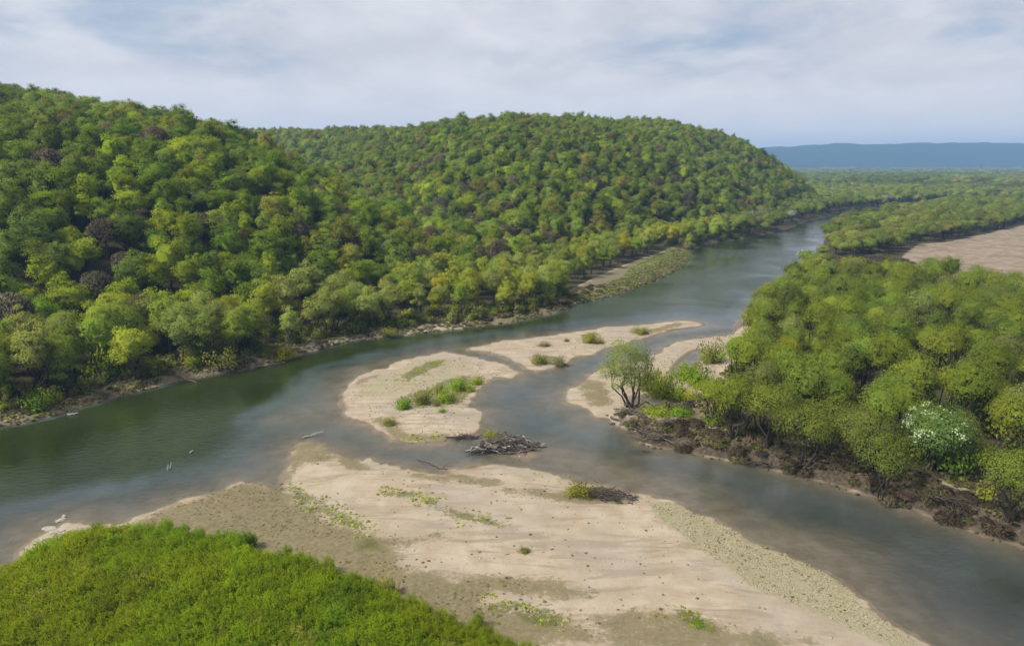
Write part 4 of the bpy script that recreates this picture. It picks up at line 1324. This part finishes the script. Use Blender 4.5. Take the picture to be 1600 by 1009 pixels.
def pile(name, u, v, wx, wy, h, n, meshes, label, rz=0.0, seed=1, lmin=1.2, lmax=3.4, spread=0.45):
    rs = np.random.default_rng(seed)
    x, y = G(u, v)
    e = bpy.data.objects.new(name, None)
    e.location = (x, y, max(zat(x, y), -0.15))
    e.rotation_euler = (0, 0, rz)
    C.objects.link(e)
    tag(e, label, 'driftwood')
    for q in range(n):
        a, k = rs.random() * 6.28, rs.random() ** 0.6
        px, py = math.cos(a) * k * wx * .5, math.sin(a) * k * wy * .5
        top = h * (1 - k ** 2) * (0.25 + 0.75 * rs.random())
        L = lmin + (lmax - lmin) * rs.random() ** 1.5
        put('branch', meshes[int(rs.integers(len(meshes)))], e, (px, py, top), (rs.random() * 6.28, rs.normal() * 0.22, rs.normal() * spread + (math.pi if rs.random() < .5 else 0)), L)
    return e


pile('driftwood_pile', 790, 700, 10.0, 4.2, 2.1, 200, BR_D + BR_K[:2] + BR_D[:3] + BR_P[:1], 'big heap of grey brown driftwood stranded between the gravel island and near bar', 0.12, 1, 1.4, 4.2)
pile('driftwood_pile', 728, 684, 4.0, 1.6, 0.5, 30, BR_K, 'thin line of dark sticks between the big driftwood heap and gravel island', 0.1, 2)
pile('driftwood_pile', 1018, 690, 6.0, 3.0, 1.0, 60, BR_D + BR_K[:2], 'tangle of roots and sticks on the bank corner below the spit', -0.3, 3)
pile('driftwood_pile', 998, 705, 2.6, 1.2, 0.35, 16, BR_K, 'small dark snag of sticks in the water off the bank corner', 0.0, 4, 0.8, 1.8)
pile('driftwood_pile', 946, 778, 8.0, 3.0, 0.9, 130, BR_K, 'dark brushwood mat with mossy end on the near bar', -0.25, 5, 1.0, 2.4)
pile('driftwood_pile', 985, 660, 5.0, 1.6, 0.5, 24, BR_D, 'loose pale logs lying on the bank below the lone willow', -0.5, 6, 1.5, 4.0, 0.25)
pile('driftwood_pile', 1190, 728, 5.0, 1.6, 0.8, 40, BR_K, 'dark roots and sticks at the start of the eroded bank', -0.35, 7)
pile('driftwood_pile', 880, 572, 2.6, 1.4, 0.5, 18, BR_K, 'dark twigs caught at the brownish bush of the upper sandbar', 0.2, 8, .8, 1.8)
pile('driftwood_pile', 1480, 800, 7.0, 2.2, 0.7, 50, BR_K, 'dark dead branches on the eroded bank near the photo edge', -0.45, 9)
pile('driftwood_pile', 640, 516, 9.0, 1.6, 0.8, 40, BR_K, 'row of grey dead sticks under the wooded bank trees', 0.3, 10, 1.2, 3.0)
bush(908, 774, 58, (0.085, 0.092, 0.018), 'mossy green cushion at one end of the dark brushwood mat', 0.35)
bush(768, 690, 34, (0.14, 0.14, 0.02), 'yellow green weeds growing on top of the big driftwood heap', 0.9)


def log(u0, v0, u1, v1, z0, z1, rad_, mat, label, name='fallen_log', forks=3, seed=1, cat='log'):
    rs = np.random.default_rng(seed)
    a = np.array([*G(u0, v0, z0), z0])
    b = np.array([*G(u1, v1, z1), z1])
    g = Geo()
    pts = limb(g, np.zeros(3), b - a, rad_, rad_ * 0.45, rs, 0.05, 9, 8)
    L = np.linalg.norm(b - a)
    for q in range(forks):
        p0 = pts[3 + q % 5]
        limb(g, p0, p0 + (b - a) * 0.18 + rs.normal(size=3) * L * np.array([.10, .10, .06]) + [0, 0, .05 * L], rad_ * .45, rad_ * .1, rs, 0.1, 5, 5)
    o = put(name, g.mesh(name, [mat]), None, a)
    return tag(o, label, cat)


log(275, 586, 308, 598, 1.0, 0.1, 0.20, DRIFT, 'pale fallen log sliding from the wooded bank into the water', seed=2)
log(465, 521, 488, 498, 1.2, 3.4, 0.24, BARK, 'dark trunk leaning out of the grey green willows', seed=3)
log(975, 632, 1066, 630, 1.0, 1.2, 0.20, DRIFT, 'long fallen trunk lying across the bushes of the spit', seed=4, forks=5)
log(955, 652, 1006, 668, 0.7, 0.5, 0.17, DRIFT, 'weathered log along the bank edge below the lone willow', seed=5)
log(472, 684, 506, 674, 0.05, 0.35, 0.10, PALE_WOOD, 'bleached forked branch sticking out of the river', 'driftwood_branch', 4, 6, 'driftwood')
log(652, 718, 700, 733, 0.5, 0.1, 0.09, DARK_WOOD, 'dark branch in the shallows beside the near bar', 'driftwood_branch', 4, 7, 'driftwood')
log(692, 728, 706, 722, 0.05, 0.6, 0.07, DRIFT, 'short grey forked stick on the near bar edge', 'driftwood_branch', 3, 8, 'driftwood')
log(262, 734, 263, 725, 0.0, 0.75, 0.10, PALE_WOOD, 'shorter of two white stakes standing in the river', 'driftwood_branch', 0, 9, 'driftwood')
log(266, 731, 268, 721, 0.0, 0.85, 0.09, PALE_WOOD, 'taller of two white stakes standing in the river', 'driftwood_branch', 0, 10, 'driftwood')
log(297, 707, 302, 703, 0.0, 0.3, 0.12, PALE_WOOD, 'white stub of wood poking from the river above the stakes', 'driftwood_branch', 1, 11, 'driftwood')
log(590, 726, 604, 722, 0.1, 0.4, 0.06, DARK_WOOD, 'thin dark twig lying at the water edge of the near bar', 'driftwood_branch', 2, 12, 'driftwood')
log(105, 648, 122, 645, 0.1, 0.15, 0.18, PALE_WOOD, 'white log end at the foot of the grassy bank', 'fallen_log', 0, 13)
log(400, 574, 436, 568, 0.25, 0.15, 0.16, DRIFT, 'grey log floating along the wooded bank near the yellow bush', 'fallen_log', 2, 14)
log(1330, 690, 1290, 660, 1.8, 3.6, 0.10, DRIFT, 'thin grey fallen limb leaning between the bank willows', 'driftwood_branch', 3, 15, 'driftwood')
log(1440, 735, 1395, 722, 2.0, 2.6, 0.10, DRIFT, 'pale dead limb beside the blossoming tree', 'driftwood_branch', 3, 16, 'driftwood')

for n_, (u_, v_, s_, lab) in enumerate([(78, 826, 1.1, 'largest pale flat rock at the shore beyond the thicket'), (95, 812, 0.8, 'pale rock second from the thicket in the shallows'), (100, 806, 0.45, 'small pale rock farthest out in the shallows'), (88, 834, 0.9, 'pale rock at the edge of the green thicket'),
                                        (62, 848, 0.9, 'pale slab on the narrow shore beside the thicket'), (40, 866, 0.8, 'grey slab lowest on the narrow shore'), (1254, 391, 1.2, 'dark round rock in the far river reach'), (812, 713, 0.3, 'dark stone beside the tiny sand islet')]):
    x, y = G(u_, v_)
    o = put('rock', PROTO['stone'][n_ % 4][0], None, (x, y, max(zat(x, y), 0.0)), (0, 0, n_ * 1.1), (s_ * .8, s_ * .6, s_ * .35))
    tag(o, lab, 'rock')

# ---------------------------------------------------------------- haze
hz = np.array([(x, y, z) for x in (-7200, 7200) for y in (-7200, 7200) for z in (-6.0, 240.0)], float)
HZ, t = new_mat('haze')
vol = t.add('ShaderNodeVolumePrincipled', inp={'Color': (0.31, 0.54, 0.90, 1), 'Density': 1.8e-4, 'Anisotropy': 0.1})
t.link(vol.outputs[0], t.add('ShaderNodeOutputMaterial').inputs['Volume'])
hme = quads('haze', hz, np.array([(0, 1, 3, 2), (4, 6, 7, 5), (0, 4, 5, 1), (2, 3, 7, 6), (0, 2, 6, 4), (1, 5, 7, 3)]), [HZ])
tag(put('haze', hme), 'thin blue haze filling the river valley', None, None, 'stuff')

# ---------------------------------------------------------------- labels: look-alikes are told apart by their order
ORD = 'first second third fourth fifth sixth seventh eighth ninth tenth eleventh twelfth'.split()
same = {}
for o in scene.objects:
    if o.parent is None and o.get('label') and o.get('group'):
        same.setdefault(o['label'], []).append(o)
for lab, os_ in same.items():
    if len(os_) > 1:
        us = project([tuple(o.location) for o in os_])[0]
        for k, q in enumerate(np.argsort(us)):
            os_[q]['label'] = '%s, %s from left' % (lab, ORD[k] if k < 12 else '%dth' % (k + 1))
